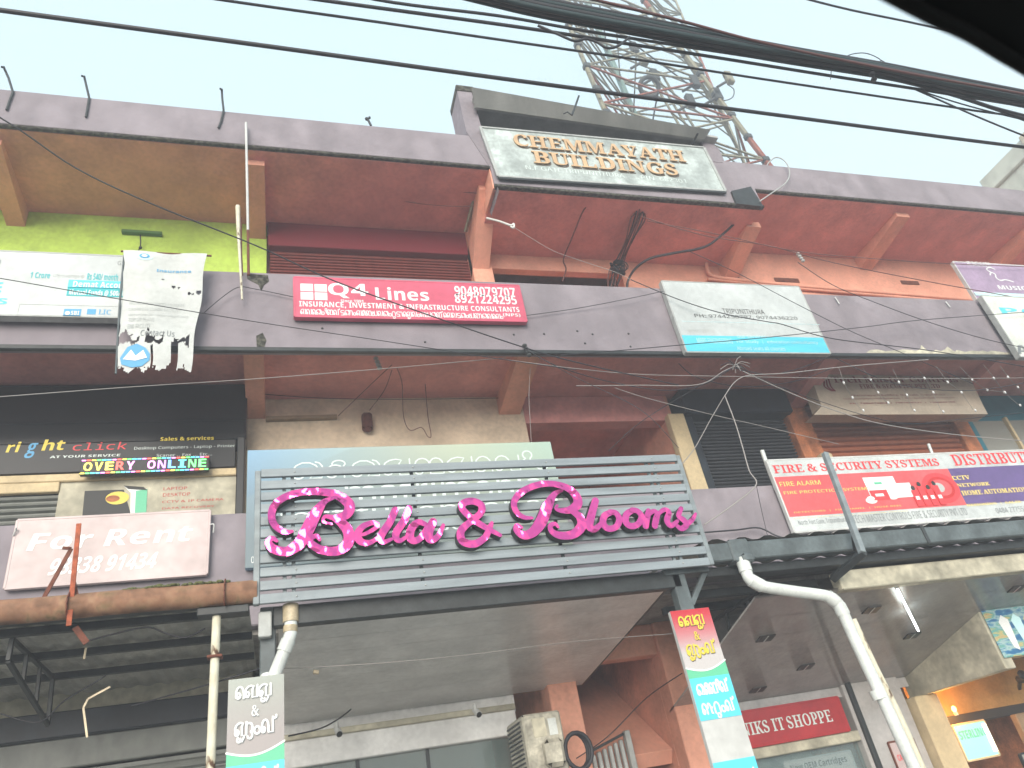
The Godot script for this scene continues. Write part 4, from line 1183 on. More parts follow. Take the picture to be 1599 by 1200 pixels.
	for e in [[v(4.289, 3.35, 1.25), v(4.288, 3.253, 1.25)], [v(4.305, 3.169, 1.25), v(4.406, 3.098, 1.25)], [v(5.09, 2.942, 1.25), v(5.163, 2.872, 1.25)], [v(5.18, 2.846, 1.25), v(5.191, 2.745, 1.25)], [v(5.205, 2.055, 1.25), v(5.214, 1.976, 1.25)]]:
		var b := MB.new()
		b.tube(e, .064, 16)
		part(d2, "coupler", b, mats.pvc)
	part(d2, "outlet", bx(v(4.27, 3.33, 1.18), v(4.4, 3.42, 1.32), .02), mats.gutter_grey)
	var b3 := MB.new()
	b3.tube(smooth_path([v(5.401, 2.725, 1.1), v(5.427, 2.281, 1.1), v(5.472, 1.872, 1.1), v(5.492, 1.384, 1.1), v(5.522, 0.832, 1.1)], 3), .035, 10)
	solo("grey_conduit", "thin scuffed grey conduit running beside the long white downpipe", "pipe", b3, mats.peel)

func pillar(x: float, top: float, w: float, label: String, grad: String, ink: String) -> void:
	var s := thing("pillar_sign", label, "sign", v(x + w / 2, .14, 1.25))
	part(s, "core", bx(v(x, .14, 1.2), v(x + w, top, 1.246), .004), mats.white)
	var z := 1.25
	var a := bx(v(x, top - .6, z - .003), v(x + w, top, z))
	part(s, "print", a, printed(grad, grad, .4, x, top - .6, x + w, top))
	var cv := PackedVector2Array()
	for i in 13:
		var t := i / 12.0
		cv.append(p(x + w * t, top - .5 - .05 * sin(PI * t) + .03 * t))
	var low := cv.duplicate()
	low.append(p(x + w, top - .62)); low.append(p(x, top - .62))
	blob(s, mats.print_green, z + .002, low)
	var bnd := MB.new()
	ribbon(bnd, Array(cv), _same(13, .014), z + .004)
	part(s, "white_band", bnd, mats.print_white)
	zone(s, mats.print_cyan, z + .003, x, top - .93, x + w, top - .59)
	zone(s, mats.white, z + .002, x, top - 1.25, x + w, top - .932)
	zone(s, mats.print_cyan, z + .003, x, top - 1.6, x + w, top - 1.25)
	zone(s, mats.white, z + .002, x, .2, x + w, top - 1.6)
	var m: Material = mats[ink]
	for sh in [[mats.letter_dark if ink == "print_gold" else mats.print_grey, .004, -.006, .003], [m, 0.0, 0.0, .006]]:
		script_word(s, "e ba lla", sh[0], z + sh[3], x + .05 + sh[1], top - .145 + sh[2], x + w * .78 + sh[1], top - .06 + sh[2], .17)
		txt(s, "&", "rb", sh[0], z + sh[3], x + w * .42 + sh[1], top - .275 + sh[2], x + w * .55 + sh[1], top - .2 + sh[2])
		script_word(s, "lla uu m sa vi", sh[0], z + sh[3], x + .05 + sh[1], top - .4 + sh[2], x + w * .88 + sh[1], top - .31 + sh[2], .17)
	script_word(s, "la ee da ii sa vi", mats.print_white, z + .006, x + .04, top - .73, x + w * .9, top - .645, .18)
	script_word(s, "ai rra m sa vi", mats.print_white, z + .006, x + .04, top - .885, x + w * .92, top - .8, .18)
	script_word(s, "tta aa ya sa vi", mats.print_white, z + .006, x + .05, top - 1.46, x + w * .9, top - 1.36, .2)

func ground_floor() -> void:
	var bd := get_node("commercial_building") as Node3D
	# left shop: greenish wall, dark beam, roller shutter fascia
	part(bd, "shop_wall", bx(v(-7, 3.28, -1.7), v(-.1, 3.5, -1.5)), mats.cream_pale)
	part(bd, "shop_beam", bx(v(-7, 3.05, -1.6), v(-.1, 3.29, -1.4), .01), mats.navy)
	part(bd, "shutter_cover", bx(v(-7, 2.78, -1.62), v(-.1, 3.05, -1.5), .01), mats.shutter_grey)
	shutter(bd, -7, -.1, .2, 2.76, .11, -1.52, mats.shutter_grey)
	# middle shop under the slatted sign: sloping white ceiling boards, header, dark glass
	var ce := thing("shop_ceiling", "white panelled canopy ceiling under the slatted sign", "ceiling", v(1.7, 3.1, 0))
	for i in 8:
		var za := lerpf(1.12, -1.5, i / 8.0); var zb := lerpf(1.12, -1.5, (i + 1) / 8.0) + .006
		var ya := lerpf(3.19, 2.9, i / 8.0); var yb := lerpf(3.19, 2.9, (i + 1) / 8.0)
		var b := MB.new()
		b.quad(v(-.02, ya, za), v(3.45, ya, za), v(3.45, yb, zb), v(-.02, yb, zb), Vector3(0, -1, 0))
		b.quad(v(-.02, ya + .02, za), v(3.45, ya + .02, za), v(3.45, yb + .02, zb), v(-.02, yb + .02, zb), Vector3(0, 1, 0))
		b.quad(v(-.02, ya, za), v(3.45, ya, za), v(3.45, ya + .02, za), v(-.02, ya + .02, za), Vector3(0, 0, 1))
		b.quad(v(3.45, ya, za), v(3.45, yb, zb), v(3.45, yb + .02, zb), v(3.45, ya + .02, za), Vector3(1, 0, 0))
		part(ce, "ceiling_board", b, mats.ceiling_white)
	part(ce, "front_beam", bx(v(-.06, 3.18, 1.1), v(3.6, 3.34, 1.2), .008), mats.steel_dark)
	var eb := MB.new()
	eb.bar(v(3.47, 3.22, 1.12), v(3.47, 2.94, -1.5), .03, .06)
	part(ce, "edge_angle", eb, mats.steel_dark)
	part(bd, "shop_header", bx(v(-.1, 2.46, -1.62), v(2.55, 2.72, -1.4), .01), mats.ceiling_white)
	part(bd, "header_rail", bx(v(-.1, 2.72, -1.6), v(2.55, 2.78, -1.36), .008), mats.cream_pale)
	part(bd, "shop_front_wall", bx(v(-.1, 2.72, -1.7), v(2.6, 3.5, -1.55)), mats.ceiling_white)
	part(bd, "shop_back_wall", bx(v(-.1, .14, -5), v(3.1, 3.5, -4.85)), mats.print_pale)
	part(bd, "shop_glass", bx(v(-.1, .2, -1.51), v(2.55, 2.46, -1.5)), mats.glass)
	for k in [.75, 1.5]:
		part(bd, "glass_bar", bx(v(k, .2, -1.53), v(k + .04, 2.46, -1.49), .004), mats.steel_dark)
	part(bd, "partition", bx(v(-.3, .14, -5), v(-.1, 3.5, -1.5)), mats.cream)
	for e in [[v(0.532, 2.659, -0.9), "left"], [v(1.971, 2.656, -0.9), "right"]]:
		var o := thing("ceiling_spotlight", "white ceiling spotlight at the " + e[1] + " of the white shop ceiling", "spotlight", e[0], "spotlights on the shop ceiling")
		var c: Vector3 = e[0]
		var b := MB.new()
		b.tube([c + v(0, .1, 0), c + v(0, .04, 0)], .02, 8)
		part(o, "stem", b, mats.white)
		b = MB.new()
		b.tube([c + v(0, .05, -.04), c + v(.02, -.02, .05)], .03, 10, .036)
		part(o, "head", b, mats.white)
		b = MB.new()
		b.tube([c + v(.02, -.021, .051), c + v(.022, -.026, .057)], .03, 10)
		part(o, "lens", b, mats.print_black)
	# outdoor unit of the air conditioner
	var ac := thing("air_conditioner_unit", "dirty cream air conditioner outdoor unit beside the salmon stair pillar", "air conditioner", v(2.5, 2.0, -.8))
	part(ac, "case", bx(v(2.36, 1.9, -1.2), v(2.78, 2.53, -.55), .02), mats.ac_white)
	var grl := MB.new()
	for k in 14: grl.box(v(2.345, 1.92 + k * .042, -1.15), v(2.362, 1.935 + k * .042, -.65))
	part(ac, "grille", grl, mats.steel_dark)
	part(ac, "plate", bx(v(2.46, 2.3, -.552), v(2.6, 2.48, -.545), .002), mats.cream_pale)
	part(ac, "plate", bx(v(2.63, 2.3, -.552), v(2.72, 2.46, -.545), .002), mats.pvc)
	var vb := MB.new()
	vb.box(v(2.52, 2.0, -.56), v(2.72, 2.26, -.42), .04)
	part(ac, "valve_cover", vb, mats.ac_white)
	var coil := MB.new()
	for k in 3:
		var rg := []
		for i in 19: rg.append(v(2.9 + cos(TAU * i / 18) * (.12 + k * .012), 2.12 + sin(TAU * i / 18) * .17, -.6 + k * .03))
		coil.tube(rg, .022, 6)
	solo("coiled_cable", "black coil of cable hanging beside the air conditioner unit", "cable", coil, mats.wire)
	# stair opening
	part(bd, "stair_pillar", bx(v(2.96, .14, -1.62), v(3.32, 3.5, -1.32), .012), mats.salmon)
	part(bd, "stair_pillar", bx(v(4.5, .14, -1.62), v(4.86, 3.5, -1.34), .012), mats.salmon)
	part(bd, "stair_lintel", bx(v(3.32, 3.12, -1.62), v(4.5, 3.5, -1.4), .012), mats.salmon)
	part(bd, "stair_wall", bx(v(4.5, .14, -5), v(4.62, 3.5, -1.62)), mats.salmon)
	part(bd, "stair_wall", bx(v(3.1, .14, -5), v(3.2, 3.5, -1.62)), mats.salmon)
	part(bd, "stair_wall", bx(v(3.1, .14, -5.2), v(4.6, 3.5, -5)), mats.salmon)
	var st := MB.new()
	st.bar(v(3.85, 2.0, -1.7), v(3.85, 4.2, -4.8), 1.28, .18)
	part(bd, "stair_soffit", st, mats.salmon)
	var gt := thing("steel_gate", "grey ribbed collapsible gate folded in the stair opening", "gate", v(3.6, .14, -1.55))
	for k in 7:
		part(gt, "rib", bx(v(3.34 + k * .075, .2, -1.6), v(3.385 + k * .075, 2.12 + k * .022, -1.54), .01), mats.zinc)
	part(gt, "end_post", bx(v(3.87, .2, -1.61), v(3.94, 2.34, -1.52), .01), mats.zinc)
	var tr := MB.new()
	tr.bar(v(3.34, 2.16, -1.57), v(3.94, 2.33, -1.57), .03, .03)
	part(gt, "top_rail", tr, mats.steel_dark)
	# computer supplies shop
	var rc := thing("glossy_ceiling", "glossy grey canopy ceiling with small slot vents at lower right", "ceiling", v(7, 2.8, 0))
	for i in 6:
		var za := lerpf(.95, -1.5, i / 6.0); var zb := lerpf(.95, -1.5, (i + 1) / 6.0) + .006
		var f := func(zz: float) -> float: return lerpf(3.07, 2.45, (.95 - zz) / 2.45)
		var b := MB.new()
		b.quad(v(4.5, f.call(za), za), v(16, f.call(za), za), v(16, f.call(zb), zb), v(4.5, f.call(zb), zb), Vector3(0, -1, 0))
		b.quad(v(4.5, f.call(za) + .02, za), v(16, f.call(za) + .02, za), v(16, f.call(zb) + .02, zb), v(4.5, f.call(zb) + .02, zb), Vector3(0, 1, 0))
		b.quad(v(4.5, f.call(za), za), v(4.5, f.call(zb), zb), v(4.5, f.call(zb) + .02, zb), v(4.5, f.call(za) + .02, za), Vector3(-1, 0, 0))
		part(rc, "ceiling_board", b, mats.ceiling_grey)
	var vents := [[6.25, .45], [6.05, -.75], [7.35, -.3], [5.6, -1.2], [8.3, .55], [5.05, .1]]
	for e in vents:
		var yy := lerpf(3.07, 2.45, (.95 - e[1]) / 2.45)
		var b := MB.new()
		b.xbox(Transform3D(Basis(Vector3.RIGHT, -.248), v(e[0], yy - .004, e[1])), v(.2, .016, .13), .003)
		var o := part(rc, "slot_vent", b, mats.print_black)
		b = MB.new()
		b.xbox(Transform3D(Basis(Vector3.RIGHT, -.248), v(e[0], yy - .013, e[1])), v(.012, .008, .13))
		part(o, "vent_bar", b, mats.ceiling_grey)
	var ns := board("supplies_shop_board", "dark red shop board with white serif letters below the glossy ceiling", 4.9, 1.93, 6.86, 2.33, -1.42, .06, mats.niks_red, mats.niks_red)
	txt(ns, "NIKS IT SHOPPE", "rb", mats.print_pale, -1.416, 5.33, 2.06, 6.66, 2.2)
	part(bd, "shop_header", bx(v(4.86, 1.8, -1.6), v(7.0, 1.92, -1.45), .01), mats.cream_pale)
	part(bd, "shop_front_wall", bx(v(4.86, 2.33, -1.7), v(8.1, 3.5, -1.52)), mats.ceiling_grey)
	part(bd, "shop_glass", bx(v(4.86, .2, -1.56), v(7.0, 1.8, -1.55)), mats.glass)
	part(bd, "shop_back_wall", bx(v(4.6, .14, -4.2), v(7.9, 3.4, -4.05)), mats.cream_pale)
	part(bd, "shop_pier", bx(v(7.0, .14, -1.62), v(7.9, 2.6, -1.45), .01), mats.ceiling_grey)
	part(bd, "conduit", bx(v(7.05, .14, -1.46), v(7.12, 2.5, -1.4), .01), mats.steel_dark)
	var ct := board("cartridge_poster", "small white poster about cartridges inside the supplies shop", 5.9, 1.35, 6.9, 1.72, -1.62, .01, mats.white, mats.print_mid, "poster")
	txt(ct, "New OEM Cartridges", "sb", mats.print_black, -1.617, 5.97, 1.58, 6.8, 1.68)
	var cp := board("pink_poster", "pale pink poster on the pier beside the long white downpipe", 7.35, 1.2, 7.75, 1.72, -1.43, .015, mats.rent_pink, mats.rust_bar, "poster")
	txt(cp, "CASH BACK", "sb", mats.print_red, -1.427, 7.4, 1.5, 7.7, 1.57)
	# shelves with packets seen through the glass
	var sf := thing("shop_shelf", "shelf of small packets behind the supplies shop glass", "shelf", v(6, 1.2, -2.4))
	part(sf, "board", bx(v(4.9, 1.28, -2.5), v(6.95, 1.31, -2.2), .004), mats.wood)
	part(sf, "backing", bx(v(4.9, .9, -2.55), v(6.95, 1.9, -2.5)), mats.cream_pale)
	var pk := ["print_cyan", "print_white", "print_teal", "print_purple", "white", "print_green", "cream_pale"]
	for i in 16:
		var hh := .2 + rng.randf() * .22
		part(sf, "packet", bx(v(4.95 + i * .124, 1.315, -2.44), v(5.05 + i * .124, 1.315 + hh, -2.3), .006), mats[pk[i % 7]])
	# far right shop: beam with a poster, orange lit recess, cream pillar
	part(bd, "loft_beam", bx(v(8.1, 2.18, -1.6), v(8.26, 3.1, .08), .01), mats.cream_pale)
	part(bd, "loft_front", bx(v(8.26, 2.3, -.06), v(16, 3.1, .08), .01), mats.cream_pale)
	part(bd, "lit_recess", bx(v(8.2, 1.9, -1.9), v(16, 2.9, -1.75)), mats.niche_wall)
	part(bd, "recess_top", bx(v(8.26, 2.5, -1.75), v(16, 2.6, -.06)), mats.niche_wall)
	part(bd, "dark_rail", bx(v(8.2, 1.78, -1.75), v(16, 1.9, -1.55), .01), mats.print_black)
	part(bd, "cream_pillar", bx(v(7.92, .14, -1.6), v(8.3, 2.18, -1.3), .012), mats.cream)
	part(bd, "shop_back_wall", bx(v(8.1, .14, -4.2), v(16, 3.4, -4.05)), mats.orange_jamb)
	var ps := thing("colourful_poster", "colourful blue and yellow poster wrapped on the loft front at far right", "poster", v(9.5, 2.3, .1))
	part(ps, "sheet", bx(v(8.13, 2.3, .085), v(10.5, 2.98, .1), .004), printed("poster", "poster", .35, 8.13, 2.3, 10.5, 2.98))
	var ic := ["print_white", "print_palecyan", "print_yellow", "print_red", "print_cyan", "print_gold"]
	for i in 7:
		blob(ps, mats[ic[i % 6]], .104, [p(8.35 + i * .2, 2.4), p(8.42 + i * .2, 2.36), p(8.46 + i * .2, 2.72), p(8.38 + i * .2, 2.78), p(8.3 + i * .2, 2.7)], "printed_shape")
	var fan := thing("wall_fan", "dark wall fan in the orange lit recess at far right", "fan", v(9.6, 2.15, -.9))
	var fb := MB.new()
	fb.tube([v(9.52, 2.16, -1.1), v(9.5, 2.15, -.95)], .05, 10, .06)
	part(fan, "motor", fb, mats.steel_dark)
	for k in 3:
		var b := MB.new()
		var a := TAU * k / 3 + .6
		b.ball(v(9.5 + cos(a) * .1, 2.15 + sin(a) * .1, -.92), v(.08, .06, .01), 10, 6)
		part(fan, "blade", b, mats.steel_dark)
	fb = MB.new()
	fb.bar(v(9.52, 2.14, -1.1), v(9.9, 2.08, -1.5), .04, .04)
	part(fan, "arm", fb, mats.steel_dark)
	var lit := board("lit_shop_sign", "small green lit window sign inside the orange shop", 8.5, 1.35, 9.05, 1.78, -1.5, .05, mats.green_glow, mats.cream)
	txt(lit, "STERLING", "sb", mats.print_green, -1.497, 8.54, 1.6, 9.0, 1.7)
	part(lit, "lit_edge", bx(v(8.98, 1.4, -1.498), v(9.03, 1.74, -1.485)), mats.tube_glow)
	var pic := board("framed_picture", "dark framed grey picture below the orange recess", 8.75, .9, 9.4, 1.32, -.9, .04, mats.pane_grey, mats.navy, "picture")
	part(pic, "mount", bx(v(8.8, .95, -.9), v(9.35, 1.27, -.896)), mats.cream_pale)
	part(bd, "wood_panel", bx(v(9.5, .14, -1.5), v(10.6, 1.78, -1.4), .01), mats.wood)
	# warm lamp in the recess and white tube light on the ceiling
	var lp := thing("recess_lamp", "warm lamp hidden at the left end of the orange recess", "lamp", v(8.5, 2.0, -1.4))
	var bulb := MB.new()
	bulb.ball(v(8.5, 1.96, -1.35), v(.03, .04, .03))
	part(lp, "bulb", bulb, mats.lamp_glow)
	part(lp, "holder", bx(v(8.48, 1.88, -1.37), v(8.52, 1.925, -1.33), .004), mats.white)
	var om := OmniLight3D.new()
	om.name = "recess_light"
	om.position = v(8.5, 1.96, -1.35)
	om.light_color = Color(1, .68, .3)
	om.light_energy = .3
	om.light_size = .04
	om.omni_range = 12
	om.shadow_enabled = true
	add_child(om)
	var tl := thing("tube_light", "bright white tube light under the glossy ceiling", "light", v(6.9, 2.8, .2))
	var ta: Vector3 = v(6.3, 3.02, .88); var tb: Vector3 = v(7.28, 2.76, -.1)
	var tt := MB.new()
	tt.tube([ta, tb], .012, 8)
	part(tl, "tube", tt, mats.tube_glow)
	tt = MB.new()
	tt.bar(ta + v(0, .03, 0), tb + v(0, .03, 0), .04, .03)
	part(tl, "batten", tt, mats.white)
	var al := OmniLight3D.new()
	al.name = "tube_light_source"
	al.position = (ta + tb) * .5 + v(0, -.06, 0)
	al.light_color = Color(.92, 1, 1)
	al.light_energy = .015
	al.light_size = .1
	al.omni_range = 10
	al.shadow_enabled = true
	add_child(al)

func tower() -> void:
	var s := thing("lattice_tower", "tall red and white lattice telecom tower behind the roof", "tower", v(12.3, 10.5, -7))
	var legs := [[v(9.717, 26.03, -6), v(9.95, 20.562, -6)], [v(13.406, 27.825, -6), v(15.309, 18.981, -6)], [v(13.274, 32.904, -9), v(13.447, 24.942, -9)], [v(18.08, 31.068, -9), v(17.701, 23.743, -9)]]
	var at := func(k: int, y: float) -> Vector3:
		var a: Vector3 = legs[k][0]; var b: Vector3 = legs[k][1]
		return b + (a - b) * ((y - b.y) / (a.y - b.y))
	var lm := ["tower_white", "tower_white", "tower_teal", "tower_white"]
	var lr := [.13, .15, .2, .1]
	for k in 4:
		for i in 10:
			var y0 := 10.5 + i * 2.4
			var b := MB.new()
			b.bar(at.call(k, y0), at.call(k, y0 + 2.4), lr[k], lr[k], Vector3.RIGHT, .02)
			part(s, "leg_section", b, mats.tower_red if (i == 3 or i == 7) and k != 2 else mats[lm[k]])
	for e in [[0, 1], [2, 3], [0, 2], [1, 3]]:
		for i in 11:
			var y0 := 13.0 + i * 2.0
			for q in [[at.call(e[0], y0), at.call(e[1], y0 + 2.0)], [at.call(e[1], y0), at.call(e[0], y0 + 2.0)], [at.call(e[0], y0), at.call(e[1], y0)]]:
				var b := MB.new()
				b.bar(q[0], q[1], .06, .05, Vector3.UP, 0.0)
				part(s, "brace", b, mats.tower_red if i < 5 and (i + (e[0] as int)) % 2 == 0 else mats.tower_white)
	for i in 22:
		var y0 := 13.0 + i
		var b := MB.new()
		b.bar(at.call(0, y0).lerp(at.call(1, y0), .5), at.call(2 if i % 2 else 3, y0 + 1.0), .045, .045, Vector3.UP, 0.0)
		part(s, "inner_brace", b, mats.tower_gear if i % 3 == 0 else mats.tower_white)
	# cable ladder inside
	for k in 3:
		var b := MB.new()
		b.bar(v(13.552, 25.61, -7.5) + v(k * .3, 0, 0), v(14.482, 20.962, -7.5) + v(k * .3, -3, 0), .07, .07)
		part(s, "feeder_cable", b, mats.tower_white)
	# bolts plates on the right leg
	for i in 9:
		var c: Vector3 = at.call(1, 19.0 + i * 1.1)
		part(s, "joint_plate", bx(c - v(.11, .12, .1), c + v(.13, .08, .1), .02), mats.tower_gear)
	for i in 6:
		var c: Vector3 = at.call(0, 20.5 + i * 1.2)
		part(s, "joint_plate", bx(c - v(.1, .1, .1), c + v(.12, .1, .12), .02), mats.tower_gear)
	# antennas
	var spots := [[v(12.677, 24.638, -6.5), 0], [v(12.875, 23.732, -6.5), 1], [v(13.977, 22.869, -6), 1], [v(15.547, 23.39, -6), 0], [v(13.413, 21.708, -6), 1], [v(12.951, 26.161, -7), 1], [v(14.671, 22.279, -6), 1]]
	for e in spots:
		var an := part(s, "antenna", bx(e[0] - v(.14, .3, .1), e[0] + v(.14, .3, .1), .03), mats.tower_gear if e[1] else mats.tower_white)
		var b := MB.new()
		b.tube([e[0] + v(0, -.1, 0), e[0] + v(-.5, -.35, -.2)], .05, 8)
		part(an, "mount", b, mats.tower_gear)
	var dr := MB.new()
	var ring := []
	var dc: Vector3 = v(12.185, 22.527, -6.2)
	for i in 19: ring.append(dc + v(cos(TAU * i / 18) * .36, sin(TAU * i / 18) * .26, sin(TAU * i / 18) * .2))
	dr.tube(ring, .08, 8)
	part(s, "cable_coil", dr, mats.tower_gear)
	var lp := MB.new()
	lp.tube(smooth_path([v(15.343, 22.98, -6), v(15.511, 22.719, -6), v(15.281, 22.245, -6), v(14.879, 21.997, -6), v(14.645, 22.062, -6)]), .02, 5)
	part(s, "loop_cable", lp, mats.tower_gear)
	# neighbour building at the far right
	var nb := thing("neighbour_building", "pale cream building rising behind the right end of the roof", "building", v(20, 0, -4))
	var b := MB.new()
	var t := Transform3D(Basis(Vector3(0, 0, 1), Vector3(0, 1, 0), Vector3(-1, 0, 0)), Vector3.ZERO)
	b.prism(PackedVector2Array([p(-12, 0), p(-.3, 0), p(-.3, 14.15), p(-12, 13.9)]), -26.0, -18.0, t)
	part(nb, "wall", b, mats.neighbour)
	part(nb, "parapet", bx(v(17.9, 13.75, -2.4), v(26, 14.25, -.25), .03), mats.neighbour)
	part(nb, "corner_pier", bx(v(17.85, 0, -1.0), v(18.5, 14.3, -.2), .03), mats.cream_pale)

func small_things() -> void:
	# bent rods on the roof parapet
	var rods := [[v(-3.386, 10.536, 0.02), v(-3.383, 10.694, 0.02), v(-3.374, 10.909, 0.02), v(-3.471, 11.192, 0.02), v(-3.569, 11.426, 0.02), v(-3.543, 11.301, 0.1)], [v(-2.468, 10.541, 0.02), v(-2.47, 10.688, 0.02), v(-2.477, 10.946, 0.02), v(-2.535, 11.173, 0.02), v(-2.594, 11.405, 0.02), v(-2.589, 11.292, 0.1)], [v(-0.813, 10.569, 0.02), v(-0.785, 10.713, 0.02), v(-0.759, 10.957, 0.02), v(-0.785, 11.214, 0.02), v(-0.802, 11.448, 0.02), v(-0.811, 11.336, 0.1)]]
	var where := ["at the left edge of the picture", "between the other two rods", "right of the other two rods"]
	for i in 3:
		var b := MB.new()
		b.tube(rods[i], .016, 8)
		solo("roof_rod", "bent dark rod on the roof parapet, " + where[i], "rod", b, mats.steel_dark, "bent rods along the roof parapet")
	var b2 := MB.new()
	b2.tube([v(-0.448, 10.661, 0.08), v(-0.404, 9.26, 0.08), v(-0.384, 8.561, 0.08)], .018, 8)
	var t := thing("white_rod", "tall thin white rod standing on the middle band", "rod", v(-.36, 7.8, .08))
	part(t, "upper_tube", b2, mats.white)
	b2 = MB.new()
	b2.tube([v(-0.384, 8.561, 0.08), v(-0.363, 7.807, 0.08)], .017, 8)
	part(t, "lower_tube", b2, mats.rust_bar)
	t = thing("rusty_stake", "rusty tapered stake leaning beside the tall white rod", "stake", v(-.43, 7.4, .08))
	b2 = MB.new()
	b2.tube([v(-0.514, 8.944, 0.12), v(-0.496, 8.512, 0.12), v(-0.472, 8.132, 0.12), v(-0.426, 7.388, 0.12)], .03, 6, .012)
	part(t, "blade", b2, mats.peel)
	b2 = MB.new()
	b2.tube([v(-0.48, 8.76, 0.1), v(-0.458, 8.152, 0.1), v(-0.435, 7.786, 0.1)], .02, 6, .012)
	part(t, "stiffener", b2, mats.rust_bar)
	# roof top things
	t = thing("roof_stub", "small dark broken stub sticking up behind the roof parapet", "stub", v(2.0, 10.98, -.1))
	b2 = MB.new()
	b2.tube([v(1.357, 11.11, -0.1), v(1.317, 11.256, -0.1)], .02, 6)
	part(t, "stem", b2, mats.steel_dark)
	b2 = MB.new()
	b2.ball(v(1.307, 11.255, -0.1), v(.035, .03, .03)); b2.ball(v(1.349, 11.292, -0.1), v(.02, .03, .02))
	part(t, "knob", b2, mats.steel_dark)
	t = thing("water_tank", "pale rounded tank top just showing above the roof parapet", "tank", v(3.2, 10.5, -2))
	b2 = MB.new()
	b2.tube([v(2.95, 10.5, -1.6), v(2.95, 11.75, -1.6), v(2.95, 11.9, -1.6)], .28, 16)
	part(t, "body", b2, mats.cream_pale)
	b2 = MB.new()
	b2.ball(v(2.95, 11.9, -1.6), v(.28, .16, .28), 16, 8)
	part(t, "lid", b2, mats.cream_pale)
	b2 = MB.new()
	b2.tube([v(4.558, 11.224, 0.4), v(4.63, 11.372, 0.42), v(4.772, 11.689, 0.45)], .018, 6)
	b2.tube([v(4.428, 11.261, 0.38), v(4.496, 11.295, 0.4), v(4.558, 11.224, 0.4)], .012, 6)
	solo("hood_rod", "dark rod sticking up from the tin hood edge", "rod", b2, mats.steel_dark)
	# fixtures under the roof soffit
	t = thing("ceiling_bulb", "small white bulb holder under the centre soffit edge", "light fitting", v(4.869, 9.903, -0.25))
	b2 = MB.new()
	var c: Vector3 = v(4.877, 9.933, -0.25)
	b2.tube([c + v(0, .06, 0), c], .05, 10, .035)
	part(t, "base", b2, mats.pvc_old)
	b2 = MB.new()
	b2.ball(c + v(0, -.04, 0), v(.05, .055, .05), 10, 8)
	part(t, "globe", b2, mats.ac_white)
	t = thing("wall_tube_light", "thin tube light on the side of the centre bracket", "light fitting", v(2.947, 10.075, -0.9))
	b2 = MB.new()
	b2.tube([v(2.994, 10.251, -0.7), v(2.896, 9.953, -1.1)], .022, 8)
	part(t, "tube", b2, mats.tower_white)
	b2 = MB.new()
	b2.bar(v(3.024, 10.275, -0.72), v(2.925, 9.975, -1.12), .05, .02)
	part(t, "batten", b2, mats.wood)
	b2 = MB.new()
	b2.tube(smooth_path([v(3.084, 9.668, -0.5), v(3.25, 9.532, -0.42), v(3.384, 9.392, -0.35), v(3.432, 9.403, -0.33), v(3.413, 9.31, -0.32), v(3.366, 9.333, -0.32)]), .018, 8)
	solo("pipe_arm", "short white pipe arm with hooked end beside the centre bracket", "pipe", b2, mats.pvc)
	b2 = MB.new()
	b2.bar(v(0.76, 10.578, -0.7), v(2.013, 10.545, -0.7), .05, .025)
	solo("soffit_batten", "long grey batten fixed under the red soffit", "light fitting", b2, mats.rust_bar)
	t = thing("soffit_hook", "small dark fan hook under the red soffit", "hook", v(1.375, 10.396, -0.8))
	b2 = MB.new()
	c = v(1.382, 10.422, -0.85)
	b2.ball(c, v(.06, .04, .05)); b2.tube([c, c + v(0, .16, 0)], .012, 6)
	part(t, "knob", b2, mats.brick_red)
	t = thing("green_batten", "dark green tube batten on the lime wall with dangling wire", "light fitting", v(-1.941, 9.91, -1.46))
	b2 = MB.new()
	b2.bar(v(-2.204, 9.903, -1.46), v(-1.663, 9.893, -1.46), .07, .05)
	part(t, "batten", b2, M("green_paint", Color(.06, .16, .04), .6))
	b2 = MB.new()
	b2.tube(smooth_path([v(-1.94, 9.8, -1.4), v(-1.925, 9.592, -1.42), v(-1.963, 9.452, -1.42), v(-1.968, 9.36, -1.4)]), .01, 5); b2.ball(v(-1.918, 9.549, -1.4), v(.025, .03, .02))
	part(t, "wire", b2, mats.wire)
	# salmon pipes on the right wall
	t = thing("wall_pipe", "salmon painted pipe with elbow low on the right salmon wall", "pipe", v(7.637, 9.528, -1.4))
	b2 = MB.new()
	b2.tube(smooth_path([v(7.522, 9.82, -1.42), v(7.491, 9.615, -1.42), v(7.575, 9.511, -1.42), v(7.896, 9.466, -1.42), v(9.395, 9.367, -1.42), v(11.002, 9.295, -1.42), v(12.397, 9.239, -1.42), v(15.225, 9.092, -1.42)], 4), .035, 8)
	part(t, "pipe", b2, mats.salmon)
	b2 = MB.new()
	b2.tube([v(7.443, 9.469, -1.45), v(9.399, 9.33, -1.45), v(12.39, 9.181, -1.45), v(15.213, 9.03, -1.45)], .03, 8)
	part(t, "pipe", b2, mats.salmon)
	b2 = MB.new()
	b2.tube([v(7.719, 10.089, -0.5), v(8.233, 10.107, -1.3), v(8.071, 9.43, -1.44)], .02, 6)
	part(t, "riser", b2, mats.wire_brown)
	# insulators and clips
	for e in [[v(8.252, 8.883, -0.1), "white spool insulators on the wires before the salmon wall"], [v(3.023, 6.81, 0.05), "black clip on the lower edge of the middle band"], [v(1.169, 6.91, -0.4), "small pale ceiling rose below the middle band"]]:
		b2 = MB.new()
		for k in 4: b2.ball(e[0] + v(.012 * k, -.05 * k, 0), v(.035, .025, .035), 8, 5)
		solo("insulator", e[1], "insulator", b2, mats.tower_gear if "black" in e[1] else mats.zinc)
